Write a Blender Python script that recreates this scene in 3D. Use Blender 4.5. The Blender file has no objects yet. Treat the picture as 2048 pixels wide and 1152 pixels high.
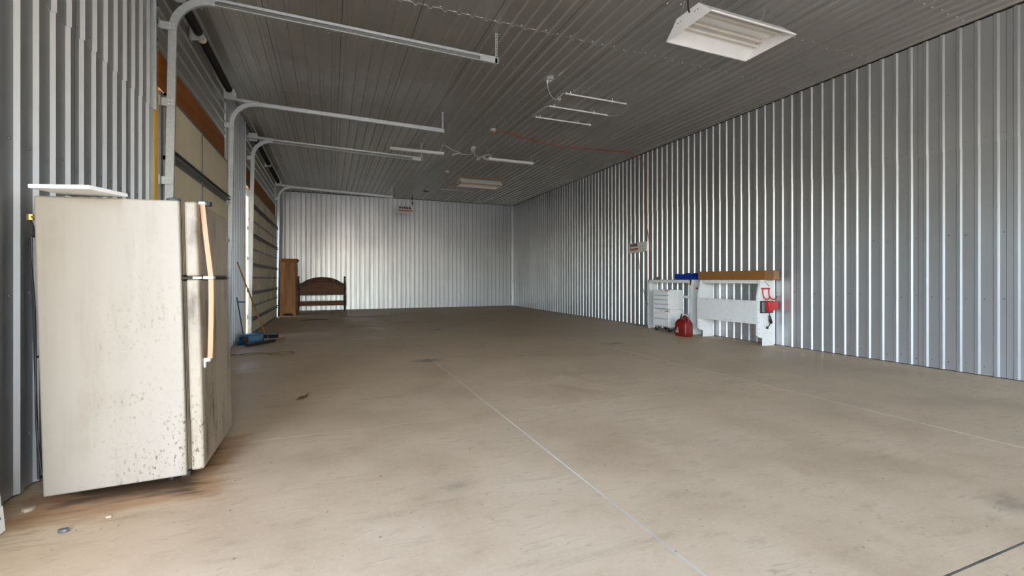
import bpy, math, random
from mathutils import Vector, Matrix
random.seed(7)
sc = bpy.context.scene
COL = sc.collection
PI = math.pi

# ------------------------------------------------------------------ camera, sky, sun, exposure
CAM_H = 1.2
YAW = 0.3828
cam_d = bpy.data.cameras.new('camera')
cam = bpy.data.objects.new('camera', cam_d)
COL.objects.link(cam)
cam.location = (0, 0, CAM_H)
cam.rotation_euler = (PI / 2, 0, -YAW)
cam_d.sensor_width = 36.0
cam_d.lens = 36.0 * 905.2 / 2048
cam_d.shift_y = -18.9 / 2048
cam_d.clip_start = 0.05
cam_d.clip_end = 300
sc.camera = cam

world = bpy.data.worlds.new('sky')
sc.world = world
world.use_nodes = True
wn = world.node_tree.nodes
wl = world.node_tree.links
wn.clear()
w_out = wn.new('ShaderNodeOutputWorld')
w_bg = wn.new('ShaderNodeBackground')
w_sky = wn.new('ShaderNodeTexSky')
w_sky.sky_type = 'NISHITA'
w_sky.sun_disc = False
SUN_EL = math.radians(57)
SUN_AZ = (-0.35, 0.94)          # horizontal travel direction of the light
w_sky.sun_elevation = SUN_EL
w_sky.sun_rotation = math.atan2(-SUN_AZ[0], -SUN_AZ[1])
w_sky.altitude = 200
w_sky.air_density = 1.0
w_sky.dust_density = 2.5
w_sky.ozone_density = 1.0
w_bg.inputs['Strength'].default_value = 0.50
wl.new(w_sky.outputs[0], w_bg.inputs[0])
wl.new(w_bg.outputs[0], w_out.inputs[0])

sun_d = bpy.data.lights.new('sun', 'SUN')
sun_d.energy = 2.0
sun_d.angle = math.radians(0.6)
sun_d.color = (1.0, 0.92, 0.80)
sun = bpy.data.objects.new('sun', sun_d)
COL.objects.link(sun)
_c = math.cos(SUN_EL)
sun_dir = Vector((SUN_AZ[0] * _c, SUN_AZ[1] * _c, -math.sin(SUN_EL)))
sun.rotation_euler = sun_dir.to_track_quat('-Z', 'Y').to_euler()
sun.location = (-20, -30, 40)

# front doorway (behind the camera): the daylight comes in here
FY = -6.0                       # front wall plane
OPX0, OPX1, OPZ = -1.2, 3.4, 3.6
por_d = bpy.data.lights.new('doorway_portal', 'AREA')
por_d.shape = 'RECTANGLE'
por_d.size = OPX1 - OPX0
por_d.size_y = OPZ
por = bpy.data.objects.new('doorway_portal', por_d)
COL.objects.link(por)
por.location = ((OPX0 + OPX1) / 2, FY - 0.22, OPZ / 2)
por.rotation_euler = (PI / 2, 0, 0)
por_d.cycles.is_portal = True
# unseen opening added in the left wall behind the viewer for side light
LOY0, LOY1, LOZ = -5.4, 1.4, 3.6
pl_d = bpy.data.lights.new('side_opening_portal', 'AREA')
pl_d.shape = 'RECTANGLE'
pl_d.size = LOZ
pl_d.size_y = LOY1 - LOY0
pl = bpy.data.objects.new('side_opening_portal', pl_d)
COL.objects.link(pl)
pl.location = (-1.61 - 0.21, (LOY0 + LOY1) / 2, LOZ / 2)
pl.rotation_euler = (0, -PI / 2, 0)
pl_d.cycles.is_portal = True

vs = sc.view_settings
vs.view_transform = 'Standard'
vs.look = 'None'
vs.gamma = 1.0
vs.exposure = 2.75
try:
    vs.use_curve_mapping = False
except Exception:
    pass
sc.cycles.diffuse_bounces = 5
sc.cycles.glossy_bounces = 5
sc.cycles.max_bounces = 8

# ------------------------------------------------------------------ mesh builder
ORI = {}


class MB:
    def __init__(self):
        self.v = []
        self.f = []

    def add(self, vs_, fs):
        o = len(self.v)
        self.v += [tuple(p) for p in vs_]
        self.f += [tuple(i + o for i in q) for q in fs]
        return self

    def box(self, x0, y0, z0, x1, y1, z1):
        x0, x1 = min(x0, x1), max(x0, x1)
        y0, y1 = min(y0, y1), max(y0, y1)
        z0, z1 = min(z0, z1), max(z0, z1)
        return self.add([(x0, y0, z0), (x1, y0, z0), (x1, y1, z0), (x0, y1, z0),
                         (x0, y0, z1), (x1, y0, z1), (x1, y1, z1), (x0, y1, z1)],
                        [(0, 3, 2, 1), (4, 5, 6, 7), (0, 1, 5, 4), (1, 2, 6, 5), (2, 3, 7, 6), (3, 0, 4, 7)])

    def bar(self, p0, p1, w, h, up=(0, 0, 1)):
        p0, p1 = Vector(p0), Vector(p1)
        d = (p1 - p0).normalized()
        u = Vector(up)
        s = d.cross(u)
        if s.length < 1e-4:
            s = d.cross(Vector((1, 0, 0)))
        s.normalize()
        u = s.cross(d).normalized()
        vv = []
        for p in (p0, p1):
            for a, b in ((-1, -1), (1, -1), (1, 1), (-1, 1)):
                vv.append(p + s * (a * w / 2) + u * (b * h / 2))
        return self.add(vv, [(0, 1, 2, 3), (7, 6, 5, 4), (0, 4, 5, 1), (1, 5, 6, 2), (2, 6, 7, 3), (3, 7, 4, 0)])

    def tube(self, pts, r, n=8, cap=True):
        pts = [Vector(p) for p in pts]
        m = len(pts)
        rs = r if isinstance(r, (list, tuple)) else [r] * m
        t0 = (pts[1] - pts[0]).normalized()
        ref = Vector((0, 0, 1)) if abs(t0.z) < 0.9 else Vector((1, 0, 0))
        u = t0.cross(ref).normalized()
        vv = []
        for i, p in enumerate(pts):
            if i == 0:
                t = t0
            elif i == m - 1:
                t = (pts[i] - pts[i - 1]).normalized()
            else:
                t = ((pts[i + 1] - pts[i]).normalized() + (pts[i] - pts[i - 1]).normalized())
                t = t.normalized() if t.length > 1e-6 else t0
            u = u - t * u.dot(t)
            if u.length < 1e-6:
                u = t.cross(Vector((0.3, 0.5, 0.8)))
            u.normalize()
            w = t.cross(u)
            for k in range(n):
                a = 2 * PI * k / n
                vv.append(p + (u * math.cos(a) + w * math.sin(a)) * rs[i])
        ff = []
        for i in range(m - 1):
            for k in range(n):
                k2 = (k + 1) % n
                ff.append((i * n + k, i * n + k2, (i + 1) * n + k2, (i + 1) * n + k))
        if cap:
            ff.append(tuple(range(n - 1, -1, -1)))
            ff.append(tuple((m - 1) * n + k for k in range(n)))
        return self.add(vv, ff)

    def cyl(self, p0, p1, r0, r1=None, n=16):
        return self.tube([p0, p1], [r0, r0 if r1 is None else r1], n)

    def prism(self, outline, axis, a0, a1):
        # outline: list of 2d points in the two other axes (x,y,z order kept)
        def mk(p, a):
            if axis == 'x':
                return (a, p[0], p[1])
            if axis == 'y':
                return (p[0], a, p[1])
            return (p[0], p[1], a)
        n = len(outline)
        vv = [mk(p, a0) for p in outline] + [mk(p, a1) for p in outline]
        ff = [tuple(range(n)), tuple(range(2 * n - 1, n - 1, -1))]
        for i in range(n):
            j = (i + 1) % n
            ff.append((i, i + n, j + n, j))
        return self.add(vv, ff)

    def lathe(self, prof, org, axis='z', n=20):
        # prof: (r, h) list
        vv, ff = [], []
        for r, hh in prof:
            for k in range(n):
                a = 2 * PI * k / n
                c_, s_ = r * math.cos(a), r * math.sin(a)
                if axis == 'z':
                    p = (c_, s_, hh)
                elif axis == 'y':
                    p = (c_, hh, s_)
                else:
                    p = (hh, c_, s_)
                vv.append((p[0] + org[0], p[1] + org[1], p[2] + org[2]))
        m = len(prof)
        for i in range(m - 1):
            for k in range(n):
                k2 = (k + 1) % n
                ff.append((i * n + k, i * n + k2, (i + 1) * n + k2, (i + 1) * n + k))
        ff.append(tuple(range(n - 1, -1, -1)))
        ff.append(tuple((m - 1) * n + k for k in range(n)))
        return self.add(vv, ff)

    def sweep_xz(self, path, prof, y):
        # path of (x,z) in a plane of constant y; prof = closed list of (n, dy): n along the path normal
        m, k = len(path), len(prof)
        vv, ff = [], []
        for i in range(m):
            a = path[max(i - 1, 0)]
            b = path[min(i + 1, m - 1)]
            tx, tz = b[0] - a[0], b[1] - a[1]
            L = math.hypot(tx, tz)
            nx, nz = tz / L, -tx / L
            for (q, dy) in prof:
                vv.append((path[i][0] + nx * q, y + dy, path[i][1] + nz * q))
        for i in range(m - 1):
            for j in range(k):
                j2 = (j + 1) % k
                ff.append((i * k + j, i * k + j2, (i + 1) * k + j2, (i + 1) * k + j))
        ff.append(tuple(range(k)))
        ff.append(tuple((m - 1) * k + j for j in range(k - 1, -1, -1)))
        return self.add(vv, ff)

    def mesh(self, name, mat, org=(0, 0, 0), smooth=None):
        me = bpy.data.meshes.new(name)
        ox, oy, oz = org
        me.from_pydata([(x - ox, y - oy, z - oz) for x, y, z in self.v], [], self.f)
        me.validate()
        import bmesh
        bm = bmesh.new()
        bm.from_mesh(me)
        bmesh.ops.recalc_face_normals(bm, faces=bm.faces)
        bm.to_mesh(me)
        bm.free()
        if mat is not None:
            me.materials.append(mat)
        if smooth:
            me.shade_smooth()
            me.set_sharp_from_angle(angle=math.radians(smooth))
        return me

    def build(self, name, mat, parent=None, smooth=None, bevel=None, seg=2):
        org = ORI.get(parent.name, (0, 0, 0)) if parent else (0, 0, 0)
        me = self.mesh(name, mat, org, smooth)
        o = bpy.data.objects.new(name, me)
        COL.objects.link(o)
        if parent:
            o.parent = parent
        ORI[o.name] = org
        if bevel:
            b = o.modifiers.new('bevel', 'BEVEL')
            b.width = bevel
            b.segments = seg
            b.limit_method = 'ANGLE'
            b.angle_limit = math.radians(40)
            me.shade_smooth()
            me.set_sharp_from_angle(angle=math.radians(45))
        return o


def tag(o, label=None, cat=None, group=None, kind=None):
    if label:
        o['label'] = label
    if cat:
        o['category'] = cat
    if group:
        o['group'] = group
    if kind:
        o['kind'] = kind
    return o


def thing(name, label, cat, loc=(0, 0, 0), group=None, kind=None, local=False):
    o = bpy.data.objects.new(name, None)
    o.empty_display_size = 0.1
    COL.objects.link(o)
    o.location = loc
    ORI[o.name] = (0, 0, 0) if local else tuple(loc)
    return tag(o, label, cat, group, kind)


def dup_piece(src, parent, loc):
    o = src.copy()
    COL.objects.link(o)
    o.parent = parent
    o.location = loc
    return o


def smoothline(pts, n=6):
    # Catmull-Rom through points
    P = [Vector(p) for p in pts]
    P = [P[0] * 2 - P[1]] + P + [P[-1] * 2 - P[-2]]
    out = []
    for i in range(1, len(P) - 2):
        for k in range(n):
            t = k / n
            a, b, c, d = P[i - 1], P[i], P[i + 1], P[i + 2]
            out.append(0.5 * ((2 * b) + (c - a) * t + (2 * a - 5 * b + 4 * c - d) * t * t + (3 * b - a - 3 * c + d) * t ** 3))
    out.append(P[-2])
    return out


# ------------------------------------------------------------------ materials
def newmat(name):
    m = bpy.data.materials.new(name)
    m.use_nodes = True
    nt = m.node_tree
    return m, nt, nt.nodes, nt.links, nt.nodes['Principled BSDF']


def noise(nt, scale, detail=4, rough=0.55, vec=None, stretch=None):
    n = nt.nodes.new('ShaderNodeTexNoise')
    n.inputs['Scale'].default_value = scale
    n.inputs['Detail'].default_value = detail
    n.inputs['Roughness'].default_value = rough
    if vec is not None:
        if stretch:
            mp = nt.nodes.new('ShaderNodeMapping')
            mp.inputs['Scale'].default_value = stretch
            nt.links.new(vec, mp.inputs['Vector'])
            vec = mp.outputs[0]
        nt.links.new(vec, n.inputs['Vector'])
    return n.outputs['Fac']


def ramp(nt, fac, stops):
    r = nt.nodes.new('ShaderNodeValToRGB')
    el = r.color_ramp.elements
    while len(el) < len(stops):
        el.new(0.5)
    for e, (p, c_) in zip(el, stops):
        e.position = p
        e.color = (c_[0], c_[1], c_[2], 1) if isinstance(c_, (tuple, list)) else (c_, c_, c_, 1)
    nt.links.new(fac, r.inputs[0])
    return r.outputs[0]


def mix(nt, a, b, fac, mode='MIX'):
    m = nt.nodes.new('ShaderNodeMix')
    m.data_type = 'RGBA'
    m.blend_type = mode
    for sock, val in ((m.inputs[0], fac), (m.inputs[6], a), (m.inputs[7], b)):
        if hasattr(val, 'links'):
            nt.links.new(val, sock)
        elif isinstance(val, (int, float)):
            sock.default_value = val
        else:
            sock.default_value = (val[0], val[1], val[2], 1)
    return m.outputs[2]


def math_n(nt, op, a, b=None, clamp=False):
    m = nt.nodes.new('ShaderNodeMath')
    m.operation = op
    m.use_clamp = clamp
    for i, val in enumerate((a, b)):
        if val is None:
            continue
        if hasattr(val, 'links'):
            nt.links.new(val, m.inputs[i])
        else:
            m.inputs[i].default_value = val
    return m.outputs[0]


def mrange(nt, v, a, b, c_=0.0, d=1.0):
    m = nt.nodes.new('ShaderNodeMapRange')
    m.interpolation_type = 'SMOOTHSTEP'
    nt.links.new(v, m.inputs[0])
    m.inputs[1].default_value = a
    m.inputs[2].default_value = b
    m.inputs[3].default_value = c_
    m.inputs[4].default_value = d
    return m.outputs[0]


def bump(nt, bsdf, h, strength=0.2, dist=0.01):
    b = nt.nodes.new('ShaderNodeBump')
    b.inputs['Strength'].default_value = strength
    b.inputs['Distance'].default_value = dist
    nt.links.new(h, b.inputs['Height'])
    nt.links.new(b.outputs[0], bsdf.inputs['Normal'])


def simple(name, col, rough=0.5, metal=0.0, var=0.12, scale=12, spec=0.5, stretch=None, bmp=0.0):
    m, nt, N, L, B = newmat(name)
    tc = N.new('ShaderNodeTexCoord')
    f = noise(nt, scale, 5, 0.6, tc.outputs['Object'], stretch)
    a = [max(0, c_ * (1 - var)) for c_ in col]
    b = [min(1, c_ * (1 + var)) for c_ in col]
    L.new(ramp(nt, f, [(0.3, a), (0.7, b)]), B.inputs['Base Color'])
    B.inputs['Roughness'].default_value = rough
    B.inputs['Metallic'].default_value = metal
    B.inputs['Specular IOR Level'].default_value = spec
    if bmp:
        bump(nt, B, f, bmp, 0.004)
    return m


def position(nt):
    return nt.nodes.new('ShaderNodeNewGeometry').outputs['Position']


def m_sheet(name, col, rough, metal):
    m, nt, N, L, B = newmat(name)
    p = position(nt)
    big = noise(nt, 0.7, 3, 0.5, p)
    fine = noise(nt, 90, 2, 0.5, p)
    smear = noise(nt, 3.0, 4, 0.6, p, (1, 1, 0.25))
    c1 = ramp(nt, big, [(0.3, [c_ * 0.92 for c_ in col]), (0.7, [c_ * 1.05 for c_ in col])])
    c2 = mix(nt, c1, [c_ * 0.86 for c_ in col], math_n(nt, 'MULTIPLY', mrange(nt, smear, 0.52, 0.75), 0.5))
    c3 = mix(nt, c2, [c_ * 1.1 for c_ in col], math_n(nt, 'MULTIPLY', mrange(nt, fine, 0.55, 0.7), 0.35))
    oi = N.new('ShaderNodeObjectInfo')
    L.new(mix(nt, c3, [c_ * 0.80 for c_ in col], math_n(nt, 'MULTIPLY', oi.outputs['Random'], 0.45)), B.inputs['Base Color'])
    B.inputs['Metallic'].default_value = metal
    L.new(mrange(nt, smear, 0.3, 0.7, rough - 0.015, rough + 0.03), B.inputs['Roughness'])
    bump(nt, B, noise(nt, 2.6, 2, 0.5, p), 0.05, 0.02)
    return m


M = {}
M['sheet'] = m_sheet('galvanised_sheet', (0.665, 0.685, 0.71), 0.40, 0.85)
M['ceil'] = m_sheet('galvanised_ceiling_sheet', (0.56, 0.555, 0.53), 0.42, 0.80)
M['dark'] = simple('dark_cavity', (0.03, 0.028, 0.026), 0.9)
M['galv'] = simple('galvanised_steel', (0.56, 0.60, 0.63), 0.46, 0.7, 0.10, 30)
M['galv_dark'] = simple('oiled_steel', (0.16, 0.165, 0.17), 0.5, 0.6)
M['steel'] = simple('glint_white_zinc', (0.93, 0.93, 0.91), 0.4, 0.0)  # near-white colour carries the glint of the ceiling screws
M['screwgrey'] = simple('grey_screw', (0.22, 0.225, 0.23), 0.5, 0.5)
M['black'] = simple('black_plastic', (0.015, 0.015, 0.016), 0.5)
M['spring'] = simple('black_spring_steel', (0.025, 0.023, 0.022), 0.45, 0.5)
M['white'] = simple('white_enamel', (0.92, 0.92, 0.91), 0.35, 0, 0.03)
M['white_dull'] = simple('white_powder_coat', (0.87, 0.86, 0.83), 0.42, 0, 0.04)
M['cream'] = simple('cream_door_board', (0.82, 0.73, 0.53), 0.55, 0, 0.07, 2.5, bmp=0.05)
M['stile'] = simple('grey_door_stile', (0.22, 0.225, 0.22), 0.5, 0.4)
M['header'] = simple('stained_lumber', (0.30, 0.094, 0.013), 0.65, 0, 0.35, 3, stretch=(6, 0.4, 6), bmp=0.2)
M['jamb'] = simple('sun_tinted_lumber', (0.92, 0.50, 0.09), 0.6, 0, 0.25, 5, stretch=(6, 6, 0.4), bmp=0.2)  # sunlit orange glow of the jamb wood is put into its colour
M['oak'] = simple('honey_oak', (0.29, 0.105, 0.012), 0.5, 0, 0.40, 4, stretch=(5, 5, 0.35), bmp=0.1)
M['walnut'] = simple('dark_walnut', (0.16, 0.058, 0.021), 0.6, 0, 0.4, 5, stretch=(0.4, 4, 4), bmp=0.1)
M['walnut2'] = simple('carved_walnut_molding', (0.035, 0.013, 0.007), 0.45, 0, 0.3, 5)
M['broomwood'] = simple('varnished_handle', (0.42, 0.19, 0.055), 0.4, 0, 0.2, 6, stretch=(4, 4, 0.5))
M['blue'] = simple('blue_plastic', (0.005, 0.035, 0.30), 0.4, 0, 0.15)
M['teal'] = simple('teal_plastic', (0.01, 0.12, 0.24), 0.5, 0, 0.2)
M['red'] = simple('red_plastic', (0.20, 0.012, 0.010), 0.42, 0, 0.25, 8)
M['red_bright'] = simple('bright_red_paint', (0.55, 0.012, 0.012), 0.35, 0, 0.15)
M['red_print'] = simple('red_print', (0.50, 0.035, 0.02), 0.6)
M['black_print'] = simple('black_print', (0.012, 0.012, 0.013), 0.6)
M['card'] = simple('brown_cardboard', (0.30, 0.125, 0.030), 0.8, 0, 0.12, 6)
M['tape'] = simple('packing_tape', (0.32, 0.17, 0.07), 0.45, 0, 0.1)
M['orange'] = simple('orange_cord', (0.52, 0.10, 0.025), 0.5)
M['cordwhite'] = simple('white_cord', (0.72, 0.71, 0.68), 0.5)
M['rope'] = simple('tan_rope', (0.16, 0.11, 0.05), 0.8)
M['copper'] = simple('woodgrain_handle_insert', (0.56, 0.27, 0.13), 0.35, 0, 0.15, 8, stretch=(5, 5, 0.4))
M['chrome'] = simple('worn_chrome', (0.75, 0.76, 0.77), 0.22, 1.0)
M['brass'] = simple('brass', (0.62, 0.45, 0.16), 0.3, 1.0)
M['grey_cap'] = simple('grey_hinge_cover', (0.085, 0.095, 0.10), 0.45)
M['box'] = simple('galvanised_box', (0.62, 0.64, 0.64), 0.35, 0.6)
M['tubeglass'] = simple('unlit_fluorescent_tube', (0.78, 0.72, 0.64), 0.25, 0, 0.06, 5)
M['frame_amber'] = simple('amber_lamp_frame', (0.45, 0.22, 0.06), 0.6)
M['leaf'] = simple('dry_leaf', (0.10, 0.045, 0.02), 0.8)
M['chip'] = simple('debris', (0.40, 0.32, 0.22), 0.8, 0, 0.3)
M['sealant'] = simple('grey_joint_sealant', (0.11, 0.09, 0.07), 0.8, 0, 0.4, 4)
M['filler'] = simple('pale_joint_filler', (0.66, 0.60, 0.52), 0.7, 0, 0.35, 0.9)
M['ground'] = simple('gravel_yard', (0.25, 0.23, 0.18), 0.9, 0, 0.3, 3)


def m_floor():
    m, nt, N, L, B = newmat('worn_concrete')
    p = position(nt)
    big = noise(nt, 0.35, 4, 0.55, p)
    mid = noise(nt, 1.3, 6, 0.62, p)
    sweep = noise(nt, 2.2, 5, 0.6, p, (0.35, 1.5, 1))
    fine = noise(nt, 38, 5, 0.7, p)
    col = ramp(nt, mid, [(0.28, (0.45, 0.32, 0.196)), (0.52, (0.57, 0.422, 0.272)), (0.75, (0.63, 0.48, 0.325))])
    col = mix(nt, col, (0.35, 0.245, 0.145), math_n(nt, 'MULTIPLY', mrange(nt, big, 0.48, 0.72), 0.38))
    col = mix(nt, col, (0.35, 0.245, 0.145), math_n(nt, 'MULTIPLY', mrange(nt, sweep, 0.56, 0.74), 0.45))
    col = mix(nt, col, (0.66, 0.52, 0.36), math_n(nt, 'MULTIPLY', mrange(nt, fine, 0.48, 0.72), 0.42))
    mott = noise(nt, 8, 6, 0.7, p, (0.7, 1.6, 1))
    col = mix(nt, col, (0.33, 0.24, 0.145), math_n(nt, 'MULTIPLY', mrange(nt, mott, 0.50, 0.72), 0.42))
    # oil blots: voronoi cells
    vo = N.new('ShaderNodeTexVoronoi')
    vo.inputs['Scale'].default_value = 0.75
    vo.inputs['Randomness'].default_value = 1.0
    mp = N.new('ShaderNodeMapping')
    mp.inputs['Scale'].default_value = (0.8, 1.3, 0)
    L.new(p, mp.inputs[0])
    warp = mix(nt, mp.outputs[0], noise_col(nt, 3.0, p), 0.10)
    L.new(warp, vo.inputs['Vector'])
    blot = math_n(nt, 'MULTIPLY', mrange(nt, vo.outputs['Distance'], 0.17, 0.05), mrange(nt, mid, 0.40, 0.62))
    col = mix(nt, col, (0.085, 0.068, 0.052), math_n(nt, 'MULTIPLY', blot, 0.65))
    # small dark specks
    sp = noise(nt, 30, 3, 0.5, p)
    col = mix(nt, col, (0.09, 0.07, 0.055), math_n(nt, 'MULTIPLY', mrange(nt, sp, 0.68, 0.76), 0.7))
    # hairline scuffs
    wv = noise(nt, 6.0, 2, 0.4, p, (0.25, 3.0, 1))
    scuff = math_n(nt, 'MULTIPLY', mrange(nt, math_n(nt, 'ABSOLUTE', math_n(nt, 'SUBTRACT', wv, 0.5)), 0.012, 0.002), mrange(nt, mid, 0.5, 0.6))
    col = mix(nt, col, (0.12, 0.10, 0.08), math_n(nt, 'MULTIPLY', scuff, 0.32))
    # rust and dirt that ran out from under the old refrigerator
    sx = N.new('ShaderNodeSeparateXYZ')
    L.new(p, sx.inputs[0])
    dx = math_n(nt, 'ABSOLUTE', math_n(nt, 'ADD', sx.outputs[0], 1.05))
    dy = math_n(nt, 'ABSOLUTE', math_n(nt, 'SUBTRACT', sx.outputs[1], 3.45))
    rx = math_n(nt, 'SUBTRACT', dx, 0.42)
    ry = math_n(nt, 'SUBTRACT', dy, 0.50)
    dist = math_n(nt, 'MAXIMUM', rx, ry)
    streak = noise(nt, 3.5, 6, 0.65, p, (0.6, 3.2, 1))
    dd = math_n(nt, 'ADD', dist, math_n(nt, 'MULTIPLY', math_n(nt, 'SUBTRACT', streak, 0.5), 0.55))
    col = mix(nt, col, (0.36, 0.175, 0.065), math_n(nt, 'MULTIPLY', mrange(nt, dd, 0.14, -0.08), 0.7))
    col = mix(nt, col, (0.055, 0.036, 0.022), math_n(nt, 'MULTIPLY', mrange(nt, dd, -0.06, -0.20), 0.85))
    L.new(col, B.inputs['Base Color'])
    L.new(mrange(nt, mid, 0.3, 0.7, 0.42, 0.62), B.inputs['Roughness'])
    B.inputs['Specular IOR Level'].default_value = 0.35
    bump(nt, B, fine, 0.12, 0.003)
    return m


def noise_col(nt, scale, vec):
    n = nt.nodes.new('ShaderNodeTexNoise')
    n.inputs['Scale'].default_value = scale
    n.inputs['Detail'].default_value = 4
    nt.links.new(vec, n.inputs['Vector'])
    return n.outputs['Color']


M['floor'] = m_floor()


def m_fridge(name, base, grime, amount, spots):
    m, nt, N, L, B = newmat(name)
    tc = N.new('ShaderNodeTexCoord')
    p = tc.outputs['Object']
    sx = N.new('ShaderNodeSeparateXYZ')
    L.new(p, sx.inputs[0])
    cloud = noise(nt, 2.6, 5, 0.6, p)
    streak = noise(nt, 9, 5, 0.65, p, (1, 1, 0.10))
    speck = noise(nt, 55, 3, 0.6, p, (1, 1, 0.6))
    speck2 = noise(nt, 26, 4, 0.6, p)
    col = ramp(nt, cloud, [(0.3, [c_ * 0.93 for c_ in base]), (0.7, base)])
    g = math_n(nt, 'MULTIPLY', mrange(nt, streak, 0.40, 0.68), amount)
    g = math_n(nt, 'MULTIPLY', g, mrange(nt, cloud, 0.38, 0.60))
    col = mix(nt, col, grime, g)
    low = mrange(nt, sx.outputs[2], 1.35, 0.2, 0.15, 1.0)
    fwd = mrange(nt, sx.outputs[0], 0.1, 0.6, 0.05, 1.0)
    msk = math_n(nt, 'MULTIPLY', math_n(nt, 'MULTIPLY', low, fwd), mrange(nt, cloud, 0.40, 0.6, 0.15, 1.0))
    s1 = math_n(nt, 'MULTIPLY', mrange(nt, speck, 0.565, 0.64), msk)
    s2 = math_n(nt, 'MULTIPLY', mrange(nt, speck2, 0.60, 0.68), math_n(nt, 'MULTIPLY', msk, 0.7))
    s = math_n(nt, 'MAXIMUM', s1, s2)
    col = mix(nt, col, (0.10, 0.065, 0.035), math_n(nt, 'MULTIPLY', s, spots))
    L.new(col, B.inputs['Base Color'])
    B.inputs['Roughness'].default_value = 0.42
    return m


M['fridge'] = m_fridge('aged_refrigerator_enamel', (0.40, 0.350, 0.285), (0.26, 0.20, 0.135), 0.35, 0.95)
M['fridge_door'] = m_fridge('grimy_refrigerator_door', (0.41, 0.345, 0.262), (0.085, 0.055, 0.030), 1.0, 0.8)
M['gasket'] = simple('mildewed_gasket', (0.075, 0.052, 0.025), 0.7, 0, 0.8, 14, stretch=(1, 1, 0.25))
M['gasket_dark'] = simple('dirty_gasket_fold', (0.022, 0.016, 0.010), 0.7, 0, 0.5, 14)

# ------------------------------------------------------------------ setting
XL, XR, YB, H = -1.61, 7.49, 18.53, 4.426
LAP = 2.86
PITCH, RIBH, SIDE, TOP = 0.175, 0.020, 0.016, 0.030
FLATH = (PITCH - 2 * SIDE - TOP) / 2


def rib_profile(n, tail=0.0, gap=0.0, RIBH=0.020):
    pr = [(gap / 2, 0.0)]
    for i in range(n):
        s0 = i * PITCH
        pr += [(s0 + FLATH, 0), (s0 + FLATH + SIDE, RIBH), (s0 + FLATH + SIDE + TOP, RIBH), (s0 + FLATH + 2 * SIDE + TOP, 0)]
    pr.append((n * PITCH + tail - gap / 2, 0.0))
    return pr


def sheet_mesh(name, n, length, place, mat, tail=0.0, gap=0.004, ribh=0.020, hem=0.0):
    """place(s, depth, l) -> local xyz"""
    pr = rib_profile(n, tail, gap, ribh)
    vv, ff = [], []
    for (s_, d_) in pr:
        vv.append(place(s_, d_, 0.0))
        vv.append(place(s_, d_, length))
    for i in range(len(pr) - 1):
        ff.append((2 * i, 2 * i + 1, 2 * i + 3, 2 * i + 2))
    if hem:
        # the sheet's cut lower edge, folded back to the sheet it laps over
        o_ = len(vv)
        for (s_, d_) in pr:
            vv.append(place(s_, d_, 0.0))
            vv.append(place(s_, d_ - hem, 0.0))
        for i in range(len(pr) - 1):
            ff.append((o_ + 2 * i, o_ + 2 * i + 1, o_ + 2 * i + 3, o_ + 2 * i + 2))
    me = bpy.data.meshes.new(name)
    me.from_pydata(vv, [], ff)
    me.materials.append(mat)
    return me


def lay_sheets(parent, mat, start, count, rows, place, loc, tail=0.0, gap=0.004, ribh=0.020):
    """count ribs from start; rows = [(l0, l1, proud)]; loc(s, l, proud) -> xyz"""
    cache = {}
    i = 0
    while i < count:
        n = min(5, count - i)
        t = tail if i + n >= count else 0.0
        for (l0, l1, pr) in rows:
            key = (n, round(l1 - l0, 3), t, pr)
            if key not in cache:
                cache[key] = sheet_mesh('metal_sheet', n, l1 - l0, place, mat, t, gap, ribh, pr)
            o = bpy.data.objects.new('metal_sheet', cache[key])
            COL.objects.link(o)
            o.parent = parent
            o.location = loc(start + i * PITCH, l0, pr)
        i += n


def structure(name, mb, mat):
    o = mb.build(name, mat)
    o['kind'] = 'structure'
    return o


ROWS = [(0.01, LAP + 0.03, 0.0), (LAP, H - 0.024, 0.006)]

# yard outside
g = MB().box(-60, -60, -0.35, 60, 60, -0.12)
structure('ground', g, M['ground'])

# floor: slab bed plus saw-cut slabs
bed = MB().box(XL - 0.3, FY - 0.3, -0.30, XR + 0.3, YB + 0.3, -0.022)
floor = structure('floor', bed, M['floor'])
xs = [XL - 0.28, 1.405, 4.555, XR + 0.28]
ys = [FY - 0.28, 1.04, 3.80, 6.60, 9.40, 12.2, 15.0, YB + 0.28]
JG = 0.0060
for i in range(3):
    for j in range(7):
        b = MB().box(xs[i] + JG, ys[j] + (0.006 if j == 1 else 0.003), -0.03, xs[i + 1] - JG, ys[j + 1] - (0.006 if j == 0 else 0.003), 0.0)
        b.build('slab', M['floor'], floor)
# dark sealant in the crosswise joints
for y in ys[1:-1]:
    for i in range(3):
        MB().box(xs[i] + 0.02, y - (0.0058 if y < 2 else 0.0028), -0.021, xs[i + 1] - 0.01, y + (0.0058 if y < 2 else 0.0028), -0.0008).build('joint_sealant', M['sealant'], floor)
# pale filler strips set in the lengthwise joints
for x in (1.405, 4.555):
    MB().box(x - 0.0045, FY, -0.021, x + 0.0045, YB, -0.0010).build('joint_filler', M['filler'], floor)

# right wall
wr = structure('wall_right', MB().box(XR + 0.012, FY - 0.2, 0, XR + 0.18, YB + 0.2, H + 0.1), M['dark'])
s0r = 2.63 - 49 * PITCH
nr = int((YB - s0r) / PITCH)
lay_sheets(wr, M['sheet'], s0r, nr, ROWS, lambda s, d, l: (-d, s, l), lambda s, l, pr: (XR - pr, s, l), tail=YB - s0r - nr * PITCH)
# back wall
wb = structure('wall_back', MB().box(XL - 0.2, YB + 0.05, 0, XR + 0.2, YB + 0.2, H + 0.1), M['dark'])
lay_sheets(wb, M['sheet'], XL, 52, ROWS, lambda s, d, l: (s, -d, l), lambda s, l, pr: (s, YB - pr, l))
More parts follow.
